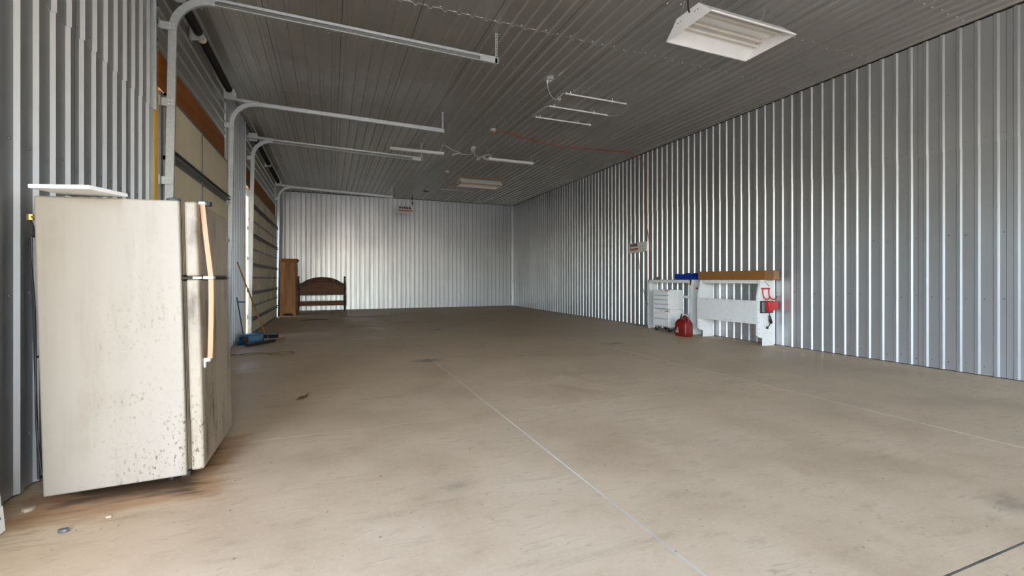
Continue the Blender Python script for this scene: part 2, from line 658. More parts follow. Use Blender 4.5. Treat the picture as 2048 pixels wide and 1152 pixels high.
# front wall with the big open doorway behind the viewer
fw = MB()
fw.box(XL - 0.2, FY - 0.2, 0, OPX0, FY, H + 0.1).box(OPX1, FY - 0.2, 0, XR + 0.2, FY, H + 0.1).box(OPX0, FY - 0.2, OPZ, OPX1, FY, H + 0.1)
structure('wall_front', fw, M['sheet'])
# ceiling
ce = structure('ceiling', MB().box(XL - 0.2, FY - 0.2, H + 0.012, XR + 0.2, YB + 0.2, H + 0.15), M['dark'])
cy = [FY, -1.2, 2.07, 5.36, 8.65, 11.92, 15.2, YB + 0.03]
crow = [(cy[i] - (0.03 if i else 0), cy[i + 1], 0.005 * (i % 2)) for i in range(7)]
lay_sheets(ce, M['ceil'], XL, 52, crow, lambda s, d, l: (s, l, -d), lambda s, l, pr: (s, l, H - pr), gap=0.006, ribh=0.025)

# left wall: three solid stretches and the headers over two overhead doors
D1 = (5.56, 8.62)
D2 = (10.70, 16.02)
HDR0, HDR1 = 3.13, 3.50
wlb = MB()
for a, b in ((FY - 0.2, LOY0), (LOY1, D1[0]), (D1[1], D2[0]), (D2[1], YB + 0.2)):
    wlb.box(XL - 0.19, a, 0, XL - 0.012, b, H + 0.1)
wlb.box(XL - 0.19, LOY0, LOZ, XL - 0.012, LOY1, H + 0.1)
for a, b in (D1, D2):
    wlb.box(XL - 0.19, a, HDR1, XL - 0.012, b, H + 0.1)
    wlb.box(XL - 0.19, a, HDR0, XL - 0.03, b, HDR1)
wlf = structure('wall_left', wlb, M['dark'])
plL = lambda s, d, l: (d, s, l)
loL = lambda s, l, pr: (XL + pr, s, l)
s0l = 3.2675 - 6 * PITCH
n1 = int((D1[0] - 0.10 - s0l) / PITCH)
lay_sheets(wlf, M['sheet'], s0l, n1, ROWS, plL, loL, tail=max(0, D1[0] - 0.10 - s0l - n1 * PITCH), ribh=0.0215)
s1l = D1[1] + 0.07
n2 = int((D2[0] - 0.10 - s1l) / PITCH)
lay_sheets(wlf, M['sheet'], s1l, n2, ROWS, plL, loL, tail=D2[0] - 0.10 - s1l - n2 * PITCH, ribh=0.0215)
s2l = D2[1] + 0.07
n3 = int((YB - s2l) / PITCH)
lay_sheets(wlf, M['sheet'], s2l, n3, ROWS, plL, loL, tail=YB - s2l - n3 * PITCH, ribh=0.0215)
# horizontal-rib sheets above the doors
for (a, b) in (D1, D2):
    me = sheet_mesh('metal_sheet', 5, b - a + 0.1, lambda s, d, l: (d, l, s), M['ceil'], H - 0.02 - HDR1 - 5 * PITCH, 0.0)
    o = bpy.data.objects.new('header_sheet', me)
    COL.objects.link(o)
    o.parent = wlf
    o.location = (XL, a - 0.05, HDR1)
# wooden headers and jambs
k = 1
for (a, b) in (D1, D2):
    for q, (bx, mat) in enumerate((((XL - 0.028, a, HDR0, XL + 0.012, b, HDR1), 'header'),)):
        o = structure('trim_%d' % k, MB().box(*bx), M[mat]); k += 1
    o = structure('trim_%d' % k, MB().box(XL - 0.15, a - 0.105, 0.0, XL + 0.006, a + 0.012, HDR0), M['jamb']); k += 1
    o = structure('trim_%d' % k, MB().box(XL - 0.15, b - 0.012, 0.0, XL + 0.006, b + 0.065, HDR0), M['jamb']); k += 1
    # galvanised edge channel on the sheet ends
    c_ = MB().box(XL - 0.005, a - 0.125, LAP, XL + 0.026, a - 0.10, H - 0.03)
    c_.box(XL - 0.005, b + 0.062, 0, XL + 0.026, b + 0.085, H - 0.03)
    o = structure('trim_%d' % k, c_, M['galv']); k += 1


# screws (too small to pick apart)
def screws(name, pts, nrm, parent, mat='steel'):
    mb = MB()
    n = Vector(nrm)
    u = n.orthogonal().normalized()
    w = n.cross(u)
    r = 0.0095 if mat == 'screwgrey' else 0.012
    for p in pts:
        p = Vector(p)
        vv = [p + (u * math.cos(a) + w * math.sin(a)) * r for a in [i * PI / 3 for i in range(6)]]
        vv += [p + n * 0.006 + (u * math.cos(a) + w * math.sin(a)) * r * 0.55 for a in [i * PI / 3 for i in range(6)]]
        mb.add(vv, [tuple(range(6, 12))] + [(i, (i + 1) % 6, 6 + (i + 1) % 6, 6 + i) for i in range(6)])
    o = mb.build(name, M[mat], parent)
    o['kind'] = 'stuff'
    return o


pts = []
yy = 2.07
rows_y = [2.07 + 1.095 * i for i in range(16)]
for i in range(52):
    x = XL + i * PITCH + 0.02
    for y in rows_y:
        if y < YB - 0.05:
            pts.append((x + random.uniform(-0.01, 0.01), y + random.uniform(-0.025, 0.025) - 0.05, H - 0.003))
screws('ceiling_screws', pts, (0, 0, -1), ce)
pts = []
for i in range(nr):
    for z in (0.12, 0.95, 1.75, LAP + 0.09, 3.6):
        if random.random() < 0.8:
            pts.append((XR - 0.002, s0r + i * PITCH + 0.02, z + random.uniform(-0.02, 0.02)))
screws('wall_screws', pts, (-1, 0, 0), wr, 'screwgrey')
pts = []
for i in range(n1):
    for z in (0.3, 1.1, 1.95, LAP + 0.08, 3.6):
        pts.append((XL + 0.002, s0l + i * PITCH + 0.02, z + random.uniform(-0.02, 0.02)))
screws('wall_screws', pts, (1, 0, 0), wlf, 'screwgrey')


# ------------------------------------------------------------------ overhead doors
def overhead_door(name, y0, y1, stiles, struts, joints_strut, label):
    r = thing(name, label, None, (XL + 0.06, (y0 + y1) / 2, 0.0), kind='structure')
    X0, X1 = XL + 0.025, XL + 0.065          # thickness of a section
    zs = [0.02, 0.61, 1.22, 1.83, 2.44, 3.10]
    cuts = [y0] + stiles + [y1]
    for i in range(5):
        za, zb = zs[i] - 0.0006, zs[i + 1] + 0.0006
        fr = MB()
        fr.box(X0, y0, za, X1 + 0.010, y1, za + 0.022)
        fr.box(X0, y0, zb - 0.022, X1 + 0.010, y1, zb)
        fr.box(X0, y0, za, X1 + 0.010, y0 + 0.035, zb)
        fr.box(X0, y1 - 0.035, za, X1 + 0.010, y1, zb)
        s = fr.build('section', M['stile'], r)
        for j in range(len(cuts) - 1):
            MB().box(X0 + 0.004, cuts[j] + 0.004, za + 0.015, X1, cuts[j + 1] - 0.004, zb - 0.015).build('panel', M['cream'], s)
        for y in stiles:
            MB().box(X1 - 0.003, y - 0.016, za, X1 + 0.013, y + 0.016, zb).build('stile', M['stile'], s)
            if i:
                h = MB().box(X1 + 0.012, y - 0.03, za - 0.045, X1 + 0.017, y + 0.03, za + 0.04)
                h.cyl((X1 + 0.02, y - 0.032, za - 0.002), (X1 + 0.02, y + 0.032, za - 0.002), 0.008, n=8)
                h.build('hinge', M['stile'], s)
        if i:
            for y in (y0 + 0.03, y1 - 0.03):
                h = MB().box(X1 + 0.008, y - 0.045, za - 0.05, X1 + 0.016, y + 0.045, za + 0.05)
                h.cyl((X1 + 0.022, y - 0.07, za), (X1 + 0.022, y + 0.07, za), 0.011, n=8)
                h.build('roller_hinge', M['galv'], s)
    for z in struts + joints_strut:
        b = MB().prism([(X1 + 0.012, z - 0.038), (X1 + 0.055, z - 0.028), (X1 + 0.055, z - 0.018), (X1 + 0.018, z - 0.024),
                        (X1 + 0.018, z + 0.024), (X1 + 0.055, z + 0.018), (X1 + 0.055, z + 0.028), (X1 + 0.012, z + 0.038)], 'y', y0 + 0.01, y1 - 0.01)
        b.build('strut', M['stile'], r)
    return r


d1 = overhead_door('door_1', 5.64, 8.52, [6.95], [], [2.50], 'cream panelled overhead door behind the refrigerator, two bays wide')
d2 = overhead_door('door_2', 10.86, 15.90, [11.99, 13.26, 14.62], [0.335, 0.89, 1.50, 2.13, 2.76], [], 'wide cream panelled overhead door with many struts, beside the wardrobe')
MB().box(XL + 0.088, 13.55, 0.98, XL + 0.11, 13.58, 1.16).build('pull_handle', M['galv_dark'], d2)
# near and far rubber seals of the first door
MB().box(XL + 0.008, 5.565, 0.0, XL + 0.026, 5.66, 3.10).build('edge_seal', M['stile'], d1)
MB().box(XL + 0.007, 8.50, 0.0, XL + 0.026, 8.61, 3.10).build('edge_seal', M['black'], d1)
MB().box(XL + 0.030, 10.88, 0.0, XL + 0.060, 15.88, 0.022).build('bottom_seal', M['black'], d2)
MB().box(XL + 0.030, 5.66, 0.0, XL + 0.060, 8.50, 0.022).build('bottom_seal', M['black'], d1)


def door_track(y, sgn, zend, label, xe=2.03, brk=(0.35, 1.2, 2.2, 3.0, 3.8)):
    """sgn = +1 when the door lies towards +y of the track"""
    r = thing('door_track', label, 'door track', (XL + 0.05, y, 0.0), group='overhead door tracks')
    x0, xt = XL + 0.055, XL + 0.115
    zt, R = 3.74, 0.37
    path = [(x0, 0.01), (x0 + (xt - x0) * 0.5, 1.9), (xt, zt)]
    vert = MB()
    prof = [(-0.036, 0.0), (0.036, 0.0), (0.036, 0.004), (0.006, 0.004), (0.006, 0.030 * sgn), (0.0, 0.030 * sgn), (-0.0, 0.005), (-0.036, 0.004)]
    webp = [(-0.036, 0.0), (0.036, 0.0), (0.036, -0.004 * sgn), (-0.036, -0.004 * sgn)]
    lipA = [(0.030, 0.0), (0.036, 0.0), (0.036, 0.03 * sgn), (0.030, 0.03 * sgn)]
    lipB = [(-0.036, 0.0), (-0.030, 0.0), (-0.030, 0.03 * sgn), (-0.036, 0.03 * sgn)]
    for p_ in (webp, lipA, lipB):
        vert.sweep_xz(path, p_, y)
    vert.build('vertical_rail', M['galv'], r)
    arc = [(xt, zt)]
    for i in range(1, 13):
        a = PI - (PI / 2) * i / 12
        arc.append((xt + R + R * math.cos(a), zt + R * math.sin(a)))
    cur = MB()
    for p_ in (webp, lipA, lipB):
        cur.sweep_xz(arc, p_, y)
    cur.build('curved_rail', M['galv'], r, smooth=50)
    zs_ = zt + R
    hor = MB()
    xs_ = xt + R
    pth = [(xs_, zs_), (xe, zend)]
    hor.sweep_xz(pth, [(0.022, 0.0), (0.031, 0.0), (0.031, 0.03 * sgn), (0.022, 0.03 * sgn)], y)
    hor.sweep_xz(pth, [(-0.031, 0.0), (-0.026, 0.0), (-0.026, 0.03 * sgn), (-0.031, 0.03 * sgn)], y)
    hor.sweep_xz(pth, [(-0.028, 0.026 * sgn), (0.028, 0.026 * sgn), (0.028, 0.030 * sgn), (-0.028, 0.030 * sgn)], y)
    hr_ = hor.build('horizontal_rail', M['galv'], r)
    MB().sweep_xz(pth, [(-0.026, 0.020 * sgn), (0.022, 0.020 * sgn), (0.022, 0.027 * sgn), (-0.026, 0.027 * sgn)], y).build('roller_channel', M['stile'], hr_)
    ang = MB()
    ang.sweep_xz([(xs_ - 0.25, zs_ + 0.01), (xe + 0.03, zend + 0.012)], [(-0.045, -0.003), (-0.012, -0.003), (-0.012, 0.0), (-0.045, 0.0)], y)
    ang.sweep_xz([(xs_ - 0.25, zs_ + 0.01), (xe + 0.03, zend + 0.012)], [(-0.045, -0.003), (-0.042, -0.003), (-0.042, 0.035), (-0.045, 0.035)], y)
    ang.bar((xe - 0.22, y - 0.003, zend + 0.008), (xe + 0.03, y - 0.003, zend), 0.006, 0.066)
    ang.build('reinforcing_angle', M['galv'], r)
    # flag bar back to the wall along the top
    fl = MB().bar((XL + 0.01, y, zs_ + 0.055), (xs_ + 0.02, y, zs_ + 0.035), 0.004, 0.05)
    fl.build('top_flag', M['galv'], r)
    hs = MB()
    hs.bar((xe, y - 0.004, zend - 0.03), (xe, y - 0.004, H - 0.004), 0.004, 0.032, up=(1, 0, 0))
    hs.bar((xe + 0.014, y + 0.012, zend - 0.03), (xe + 0.014, y + 0.012, H - 0.004), 0.032, 0.004, up=(1, 0, 0))
    hs.box(xe - 0.04, y - 0.02, H - 0.024, xe + 0.05, y + 0.03, H - 0.020)
    h_ = hs.build('hanger_strap', M['galv'], r)
    ho = MB()
    nz = int((H - zend) / 0.03)
    for i in range(1, nz):
        zz = zend + i * 0.03
        ho.box(xe - 0.007, y - 0.0075, zz - 0.007, xe + 0.007, y - 0.0062, zz + 0.007)
    ho.build('punched_holes', M['dark'], h_)
    for z in brk:
        xz = x0 + (xt - x0) * z / zt
        pl = MB().box(XL + 0.02, y - 0.012, z - 0.04, xz + 0.034, y - 0.006, z + 0.04)
        pl.box(XL + 0.012, y - 0.055, z - 0.05, XL + 0.022, y - 0.006, z + 0.05)
        p_ = pl.build('wall_bracket', M['galv'], r)
        for dx in (-0.015, 0.015):
            for dz in (-0.018, 0.018):
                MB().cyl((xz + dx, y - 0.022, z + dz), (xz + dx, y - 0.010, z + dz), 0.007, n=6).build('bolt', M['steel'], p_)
    return r


door_track(5.60, 1, 4.06, 'galvanised overhead door track rising behind the old refrigerator', brk=(2.2, 3.0, 3.78))
door_track(8.64, -1, 4.05, 'overhead door track beyond the two-bay door, second from the refrigerator', brk=(1.4, 2.4, 3.0, 3.72))
door_track(10.80, 1, 4.03, 'overhead door track at the daylit edge of the wide door, by the broom', brk=(0.4, 0.95, 1.62, 2.25, 3.0, 3.72))
door_track(16.02, -1, 4.00, 'galvanised overhead door track curving above the wooden wardrobe', xe=1.99, brk=(1.4, 2.4, 3.72))


def torsion(y0, ym, y1, label):
    X, Z = XL + 0.13, 4.19
    r = thing('torsion_shaft', label, 'door spring', (XL, (y0 + y1) / 2, Z), group='torsion shafts over the doors')
    MB().cyl((X, y0, Z), (X, y1, Z), 0.0125, n=10).build('shaft', M['galv'], r, smooth=40)
    for a, b in ((ym + 0.08, y1 - 0.30), (y0 + 0.30, ym - 0.10)):
        pr = [(0.02, a)]
        nn = int((b - a) / 0.016)
        for i in range(nn):
            yy_ = a + (b - a) * i / nn
            pr += [(0.043, yy_ + 0.001), (0.048, yy_ + 0.008), (0.043, yy_ + 0.0145)]
        pr.append((0.02, b))
        MB().lathe([(q, yv) for q, yv in pr], (X, 0, Z), 'y', 12).build('spring', M['spring'], r, smooth=60)
    MB().lathe([(0.02, ym + 0.02), (0.045, ym + 0.03), (0.05, ym + 0.085), (0.03, ym + 0.09)], (X, 0, Z), 'y', 16).build('winding_cone', M['cream'], r, smooth=40)
    pl = MB().box(XL + 0.028, ym - 0.05, Z - 0.075, XL + 0.036, ym + 0.05, Z + 0.09)
    pl.prism([(XL + 0.03, Z - 0.07), (XL + 0.17, Z - 0.04), (XL + 0.17, Z + 0.03), (XL + 0.03, Z + 0.08)], 'y', ym - 0.006, ym + 0.002)
    pl.build('center_bracket', M['galv'], r)
    for y in (y0 + 0.08, y1 - 0.08):
        MB().lathe([(0.02, y - 0.05), (0.068, y - 0.045), (0.072, y - 0.03), (0.062, y - 0.02), (0.062, y + 0.02), (0.066, y + 0.03), (0.060, y + 0.045), (0.02, y + 0.05)],
                   (X, 0, Z), 'y', 20).build('cable_drum', M['white_dull'], r, smooth=40)
        e = MB().box(XL + 0.028, y - 0.075, Z - 0.10, XL + 0.19, y - 0.070, Z + 0.07)
        e.build('end_bracket', M['galv'], r)


torsion(5.66, 6.62, 8.62, 'black torsion spring and shaft over the two-bay door behind the refrigerator')
torsion(10.86, 13.4, 15.98, 'black torsion spring and shaft over the far wide door')

# ------------------------------------------------------------------ refrigerator
fr = thing('refrigerator', 'old grimy off-white top-freezer refrigerator standing against the ribbed wall', 'refrigerator', (-1.424, 3.18, 0.028), local=True)
fr.rotation_euler = (0, math.radians(-1.35), 0)
FW, FH, FD = 0.83, 1.615, 0.645
MB().box(0, 0, 0, FD, FW, FH).build('body', M['fridge'], fr, bevel=0.010, seg=3)
DX0, DX1 = FD + 0.022, FD + 0.088
SPL = 1.160
for nm, za, zb in (('freezer_door', SPL + 0.008, FH - 0.004), ('refrigerator_door', 0.022, SPL - 0.008)):
    d = MB().box(DX0, 0.0, za, DX1, FW, zb).build(nm, M['fridge_door'], fr, bevel=0.014, seg=3)
    gk = MB()
    for i in range(3):
        gk.box(FD - 0.002 + i * 0.0085, 0.008 + 0.004 * (i % 2), za + 0.01, FD + 0.0045 + i * 0.0085, FW - 0.01, zb - 0.01)
    gk.build('gasket', M['gasket'], d)
    MB().box(FD - 0.002, 0.018, za + 0.012, DX0 + 0.002, FW - 0.02, zb - 0.012).build('gasket_fold', M['gasket_dark'], d)
# bowed strip handles on the near edge of both doors
hy0, hy1 = 0.060, 0.092


def handle_strip(path, name):
    mb = MB()
    vv, ff = [], []
    for (x, z) in path:
        vv += [(x, hy0, z), (x, hy1, z), (x - 0.026, hy1, z), (x - 0.026, hy0, z)]
    for i in range(len(path) - 1):
        for k_ in range(4):
            k2 = (k_ + 1) % 4
            ff.append((4 * i + k_, 4 * i + k2, 4 * i + 4 + k2, 4 * i + 4 + k_))
    n_ = len(path) * 4
    ff += [(0, 3, 2, 1), (n_ - 4, n_ - 3, n_ - 2, n_ - 1)]
    mb.add(vv, ff)
    return mb


up = [(DX1 + 0.026 + 0.034 * (t ** 1.1), FH - 0.006 - t * (FH - SPL - 0.012)) for t in [i / 10 for i in range(11)]]
o = handle_strip(up, 'h').build('freezer_handle', M['copper'], fr, smooth=40)
tag(o, 'bowed copper coloured handle strip')
lo = [(DX1 + 0.060 - 0.016 * (t ** 1.6), SPL - 0.006 - t * 0.485) for t in [i / 10 for i in range(11)]]
o = handle_strip(lo, 'h').build('door_handle', M['copper'], fr, smooth=40)
tag(o, 'long copper coloured handle strip')
MB().box(DX1 - 0.004, hy0 - 0.01, FH - 0.012, DX1 + 0.03, hy1 + 0.006, FH + 0.004).build('handle_cap', M['white'], fr, bevel=0.003)
ec = MB().box(DX1 - 0.006, hy0 - 0.004, SPL - 0.51, DX1 + 0.032, hy1 + 0.004, SPL - 0.487)
ec.box(DX1 - 0.006, hy0 - 0.004, SPL - 0.545, DX1 + 0.008, hy1 - 0.008, SPL - 0.505)
ec.build('handle_end', M['white'], fr, bevel=0.003)
MB().box(DX1 + 0.008, hy0 - 0.012, SPL - 0.010, DX1 + 0.064, hy1 + 0.008, SPL + 0.010).build('handle_joint', M['chrome'], fr, bevel=0.003)
MB().box(FD, 0.004, SPL - 0.007, DX1 - 0.004, FW - 0.004, SPL + 0.007).build('center_trim', M['gasket_dark'], fr)
MB().box(DX1 - 0.03, -0.002, SPL - 0.005, DX1 + 0.006, 0.14, SPL + 0.005).build('trim_clip', M['chrome'], fr)
hc = MB().lathe([(0.001, FH + 0.0), (0.034, FH), (0.036, FH + 0.014), (0.030, FH + 0.020), (0.012, FH + 0.021), (0.010, FH + 0.026), (0.001, FH + 0.026)], (FD - 0.045, 0.075, 0), 'z', 20)
hc.build('hinge_cover', M['grey_cap'], fr, smooth=40)
hg = MB().box(FD + 0.005, 0.09, FH - 0.001, DX1 + 0.030, 0.145, FH + 0.008)
hg.cyl((DX1 + 0.03, 0.12, FH - 0.014), (DX1 + 0.03, 0.12, FH + 0.012), 0.022, n=10)
hg.build('hinge_plate', M['black'], fr)
kp = MB().box(FD - 0.03, 0.02, -0.012, FD + 0.012, FW - 0.02, 0.018)
kp.build('kick_plate', M['gasket_dark'], fr)
for (x, y, zz) in ((0.09, 0.10, -0.030), (0.09, FW - 0.10, -0.030), (FD - 0.10, 0.10, -0.0405), (FD - 0.10, FW - 0.10, -0.0405)):
    MB().cyl((x, y, zz), (x, y, 0.003), 0.018, n=10).build('foot', M['black'], fr)
cn = MB()
for yv in (0.02, 0.10, 0.18, 0.26, 0.34, 0.42, 0.50, 0.58, 0.66, 0.74):
    cn.tube([(-0.022, yv, 0.10), (-0.022, yv, 1.40)], 0.005, 6)
for zv in (0.10, 0.75, 1.40):
    cn.tube([(-0.022, 0.02, zv), (-0.022, 0.74, zv)], 0.006, 6)
cn.box(-0.026, 0.30, 0.7, 0.0, 0.34, 0.8)
cn.build('condenser_coil', M['black'], fr)
wv = MB().cyl((0.0, 0.02, 1.50), (-0.022, 0.02, 1.50), 0.012, n=10)
wv.cyl((-0.022, 0.02, 1.485), (-0.022, 0.02, 1.515), 0.015, n=6)
wv.build('water_valve', M['brass'], fr)
hs = MB().tube(smoothline([(-0.022, 0.02, 1.485), (-0.012, 0.018, 1.45), (-0.012, 0.02, 1.40), (-0.030, 0.02, 1.36), (-0.012, 0.01, 1.0), (-0.020, 0.012, 0.4), (-0.01, 0.02, 0.12)]), 0.005, 6)
hs.build('supply_hose', M['black'], fr, smooth=60)

# white shelf board lying on the refrigerator, overhanging towards the viewer
bt = MB().prism([(-1.423, 3.05), (-1.146, 2.965), (-1.06, 3.19), (-1.34, 3.28)], 'z', 1.660, 1.681)
o = bt.build('shelf_board', M['white'], None, bevel=0.002)
tag(o, 'white laminate board lying on top of the old refrigerator', 'board')

# pale sheet leaning on the wall at the very edge of the view
ln = thing('leaning_panel', 'pale green-white panel leaning on the ribbed wall before the refrigerator', 'panel', (-1.43, 2.6, 0.0), local=True)
ln.rotation_euler = (0, math.radians(-4.6), 0)
M['pale'] = simple('pale_painted_panel', (0.62, 0.66, 0.60), 0.45, 0, 0.06)
MB().box(-0.022, -0.45, 0.004, 0.0, 0.29, 1.55).build('sheet', M['pale'], ln, bevel=0.003)
MB().box(-0.001, -0.45, 0.004, 0.004, 0.29, 0.125).build('kick_strip', M['white_dull'], ln, bevel=0.002)
for y in (-0.2, 0.26):
    MB().lathe([(0.001, 0.007), (0.005, 0.006), (0.006, 0.004)], (0, y, 0.075), 'x', 8).build('screw', M['galv_dark'], ln)

# ------------------------------------------------------------------ wardrobe and headboard
wd = thing('wardrobe', 'tall honey brown wooden wardrobe beside the dark headboard', 'wardrobe', (-1.25, 16.75, 0))
AX0, AX1, AY0, AY1, AH = -1.475, -1.03, 16.22, 17.22, 1.84
MB().box(AX0, AY0, 0.13, AX1, AY1, 0.88).build('lower_case', M['oak'], wd, bevel=0.006)
MB().box(AX0 + 0.005, AY0 + 0.01, 0.90, AX1 - 0.012, AY1 - 0.01, 1.74).build('upper_case', M['oak'], wd, bevel=0.006)
MB().prism([(AX0, 0.872), (AX1 + 0.012, 0.872), (AX1 + 0.016, 0.888), (AX1 + 0.004, 0.908), (AX0, 0.908)], 'y', AY0 - 0.010, AY1 + 0.010).build('waist_molding', M['oak'], wd)
co = MB()
for z0, z1, e in ((1.735, 1.765, 0.012), (1.765, 1.795, 0.030), (1.795, 1.82, 0.048), (1.82, AH, 0.058)):
    co.box(AX0, AY0 - e, z0, AX1 + e, AY1 + e, z1)
co.build('cornice', M['oak'], wd, bevel=0.006)
bs = MB()
bs.prism([(AX0, 0.0), (AX0 + 0.07, 0.0), (AX0 + 0.09, 0.05), (AX0 + 0.14, 0.075), (AX1 - 0.13, 0.075), (AX1 - 0.08, 0.05), (AX1 - 0.06, 0.0), (AX1 + 0.018, 0.0), (AX1 + 0.018, 0.135), (AX0, 0.135)], 'y', AY0 - 0.016, AY0 + 0.012)
bs.prism([(AY0 - 0.012, 0.0), (AY0 + 0.10, 0.0), (AY0 + 0.14, 0.06), (AY0 + 0.24, 0.08), (AY1 - 0.24, 0.08), (AY1 - 0.14, 0.06), (AY1 - 0.10, 0.0), (AY1 + 0.012, 0.0), (AY1 + 0.012, 0.135), (AY0 - 0.012, 0.135)], 'x', AX1 - 0.01, AX1 + 0.018)
bs.box(AX0, AY1 - 0.05, 0, AX0 + 0.05, AY1, 0.135)
bs.build('bracket_base', M['oak'], wd, bevel=0.003)
ym = (AY0 + AY1) / 2
for a, b in ((AY0 + 0.04, ym - 0.004), (ym + 0.004, AY1 - 0.04)):
    d = MB().box(AX1 - 0.014, a, 0.93, AX1 + 0.006, b, 1.72).build('door', M['oak'], wd, bevel=0.003)
    w_ = (b - a)
    ol = [(a + 0.06, 1.0), (b - 0.06, 1.0), (b - 0.06, 1.52)] + [(b - 0.06 - (w_ - 0.12) * t, 1.52 + 0.11 * math.sin(PI * t)) for t in [i / 8 for i in range(1, 8)]] + [(a + 0.06, 1.52)]
    MB().prism(ol, 'x', AX1 + 0.005, AX1 + 0.016).build('arched_panel', M['oak'], d, bevel=0.006)
    ky = b - 0.03 if a < ym - 0.1 else a + 0.03
    MB().lathe([(0.004, AX1 + 0.005), (0.006, AX1 + 0.02), (0.015, AX1 + 0.028), (0.012, AX1 + 0.036), (0.001, AX1 + 0.04)], (0, ky, 1.3), 'x', 12).build('knob', M['brass'], d)
for i in range(3):
    z0 = 0.16 + i * 0.235
    d = MB().box(AX1 - 0.01, AY0 + 0.05, z0, AX1 + 0.014, AY1 - 0.05, z0 + 0.215).build('drawer', M['oak'], wd, bevel=0.006)
    for y in (AY0 + 0.25, AY1 - 0.25):
        MB().tube(smoothline([(AX1 + 0.013, y - 0.05, z0 + 0.12), (AX1 + 0.034, y - 0.04, z0 + 0.10), (AX1 + 0.034, y + 0.04, z0 + 0.10), (AX1 + 0.013, y + 0.05, z0 + 0.12)], 4), 0.005, 6).build('pull', M['brass'], d)

hb = thing('headboard', 'dark carved wooden bed headboard with arched top against the back wall', 'headboard', (-0.27, 18.2, 0))
HX0, HX1, HY = -1.02, 0.50, 18.18
for x in (HX0 - 0.04, HX1 + 0.03):
    pr = [(0.034, 0), (0.036, 0.10), (0.030, 0.12), (0.046, 0.20), (0.048, 0.55), (0.034, 0.60), (0.045, 0.64), (0.030, 0.68), (0.040, 0.76), (0.044, 0.84), (0.034, 0.92), (0.028, 0.95), (0.042, 0.98), (0.030, 1.01),
          (0.038, 1.06), (0.026, 1.13), (0.036, 1.15), (0.018, 1.175), (0.014, 1.185), (0.030, 1.205), (0.040, 1.235), (0.034, 1.265), (0.015, 1.285), (0.002, 1.29)]
    MB().lathe(pr, (x, HY, 0), 'z', 16).build('turned_post', M['walnut2'], hb, smooth=50)


def arch(t, z0=1.0, rise=0.245):
    # shoulders low, broad crown
    a = abs(2 * t - 1)
    return z0 + rise * (1 - a ** 2.1) * min(1.0, 0.35 + 2.2 * (1 - a))


N_ = 36
top = [(HX0 + (HX1 - HX0) * i / N_, arch(i / N_)) for i in range(N_ + 1)]
MB().prism([(HX0, 0.60), (HX1, 0.60)] + top[::-1], 'y', HY - 0.012, HY + 0.016).build('arched_panel', M['walnut'], hb)
tr = MB()
for dz, r_, inset in ((-0.01, 0.020, 0), (-0.085, 0.010, 1), (-0.15, 0.012, 2)):
    tr.tube([(x, HY - 0.016, z + dz) for x, z in top[inset:len(top) - inset]], r_, 8)
tr.build('arch_molding', M['walnut2'], hb, smooth=50)
sm = MB()
for x in (-0.68, 0.16):
    t = (x - HX0) / (HX1 - HX0)
    sm.box(x - 0.012, HY - 0.026, 0.62, x + 0.012, HY - 0.008, arch(t) - 0.03)
for x in (HX0 + 0.03, HX1 - 0.03):
    sm.box(x - 0.010, HY - 0.024, 0.62, x + 0.010, HY - 0.008, 0.97)
sm.build('panel_stile', M['walnut2'], hb)
MB().box(HX0 - 0.02, HY - 0.030, 0.585, HX1 + 0.02, HY + 0.024, 0.635).build('base_molding', M['walnut2'], hb, bevel=0.008)
MB().box(HX0 - 0.02, HY - 0.020, 0.20, HX1 + 0.02, HY + 0.020, 0.36).build('bottom_rail', M['walnut'], hb, bevel=0.008)
bd = MB()
for i in range(34):
    x = HX0 + 0.02 + i * (HX1 - HX0 - 0.04) / 33
    bd.lathe([(0.002, -0.028), (0.012, -0.022), (0.014, -0.018)], (x, HY, 0.375), 'y', 6)
bd.build('beading', M['walnut2'], hb)

# ------------------------------------------------------------------ brooms and sweepings by the far door
br = thing('push_broom', 'push broom with long varnished handle leaning on the wall by the far door', 'broom', (-1.22, 10.45, 0))
MB().tube([(-1.235, 10.46, 0.10), (-1.555, 9.47, 1.495)], [0.014, 0.012], 10).build('handle', M['broomwood'], br, smooth=50)
MB().bar((-1.36, 10.36, 0.085), (-0.98, 10.30, 0.085), 0.07, 0.035).build('head', M['galv_dark'], br, bevel=0.006)
bb = MB()
for i in range(20):
    for j in range(3):
        x = -1.35 + i * 0.0195
        y = 10.335 + j * 0.022 - (x + 1.36) * 0.16
        bb.cyl((x, y, 0.072), (x + random.uniform(-0.012, 0.012), y + random.uniform(-0.02, 0.02), 0.002), 0.007, 0.010, 5)
b_ = bb.build('bristles', M['black'], br)
b_['kind'] = 'stuff'
b2 = thing('floor_squeegee', 'grey-handled floor broom with teal grip leaning on the wall behind the refrigerator', 'broom', (-1.50, 9.55, 0))
MB().tube([(-1.49, 9.72, 0.09), (-1.560, 9.46, 0.86)], 0.011, 8).build('handle', M['galv_dark'], b2, smooth=50)
MB().tube([(-1.553, 9.487, 0.78), (-1.500, 9.477, 0.775), (-1.43, 9.46, 0.77)], 0.012, 8).build('grip', M['teal'], b2, smooth=50)
MB().bar((-1.555, 9.70, 0.055), (-1.42, 9.76, 0.055), 0.05, 0.11).build('head', M['black'], b2, bevel=0.008)
dp = thing('dustpan', 'blue plastic dustpan lying on the floor by the broom', 'dustpan', (-1.35, 9.6, 0))
pan = MB()
P0 = [(-1.52, 9.30), (-1.13, 9.42), (-1.17, 9.78), (-1.50, 9.72)]
zz = [0.012, 0.012, 0.16, 0.19]
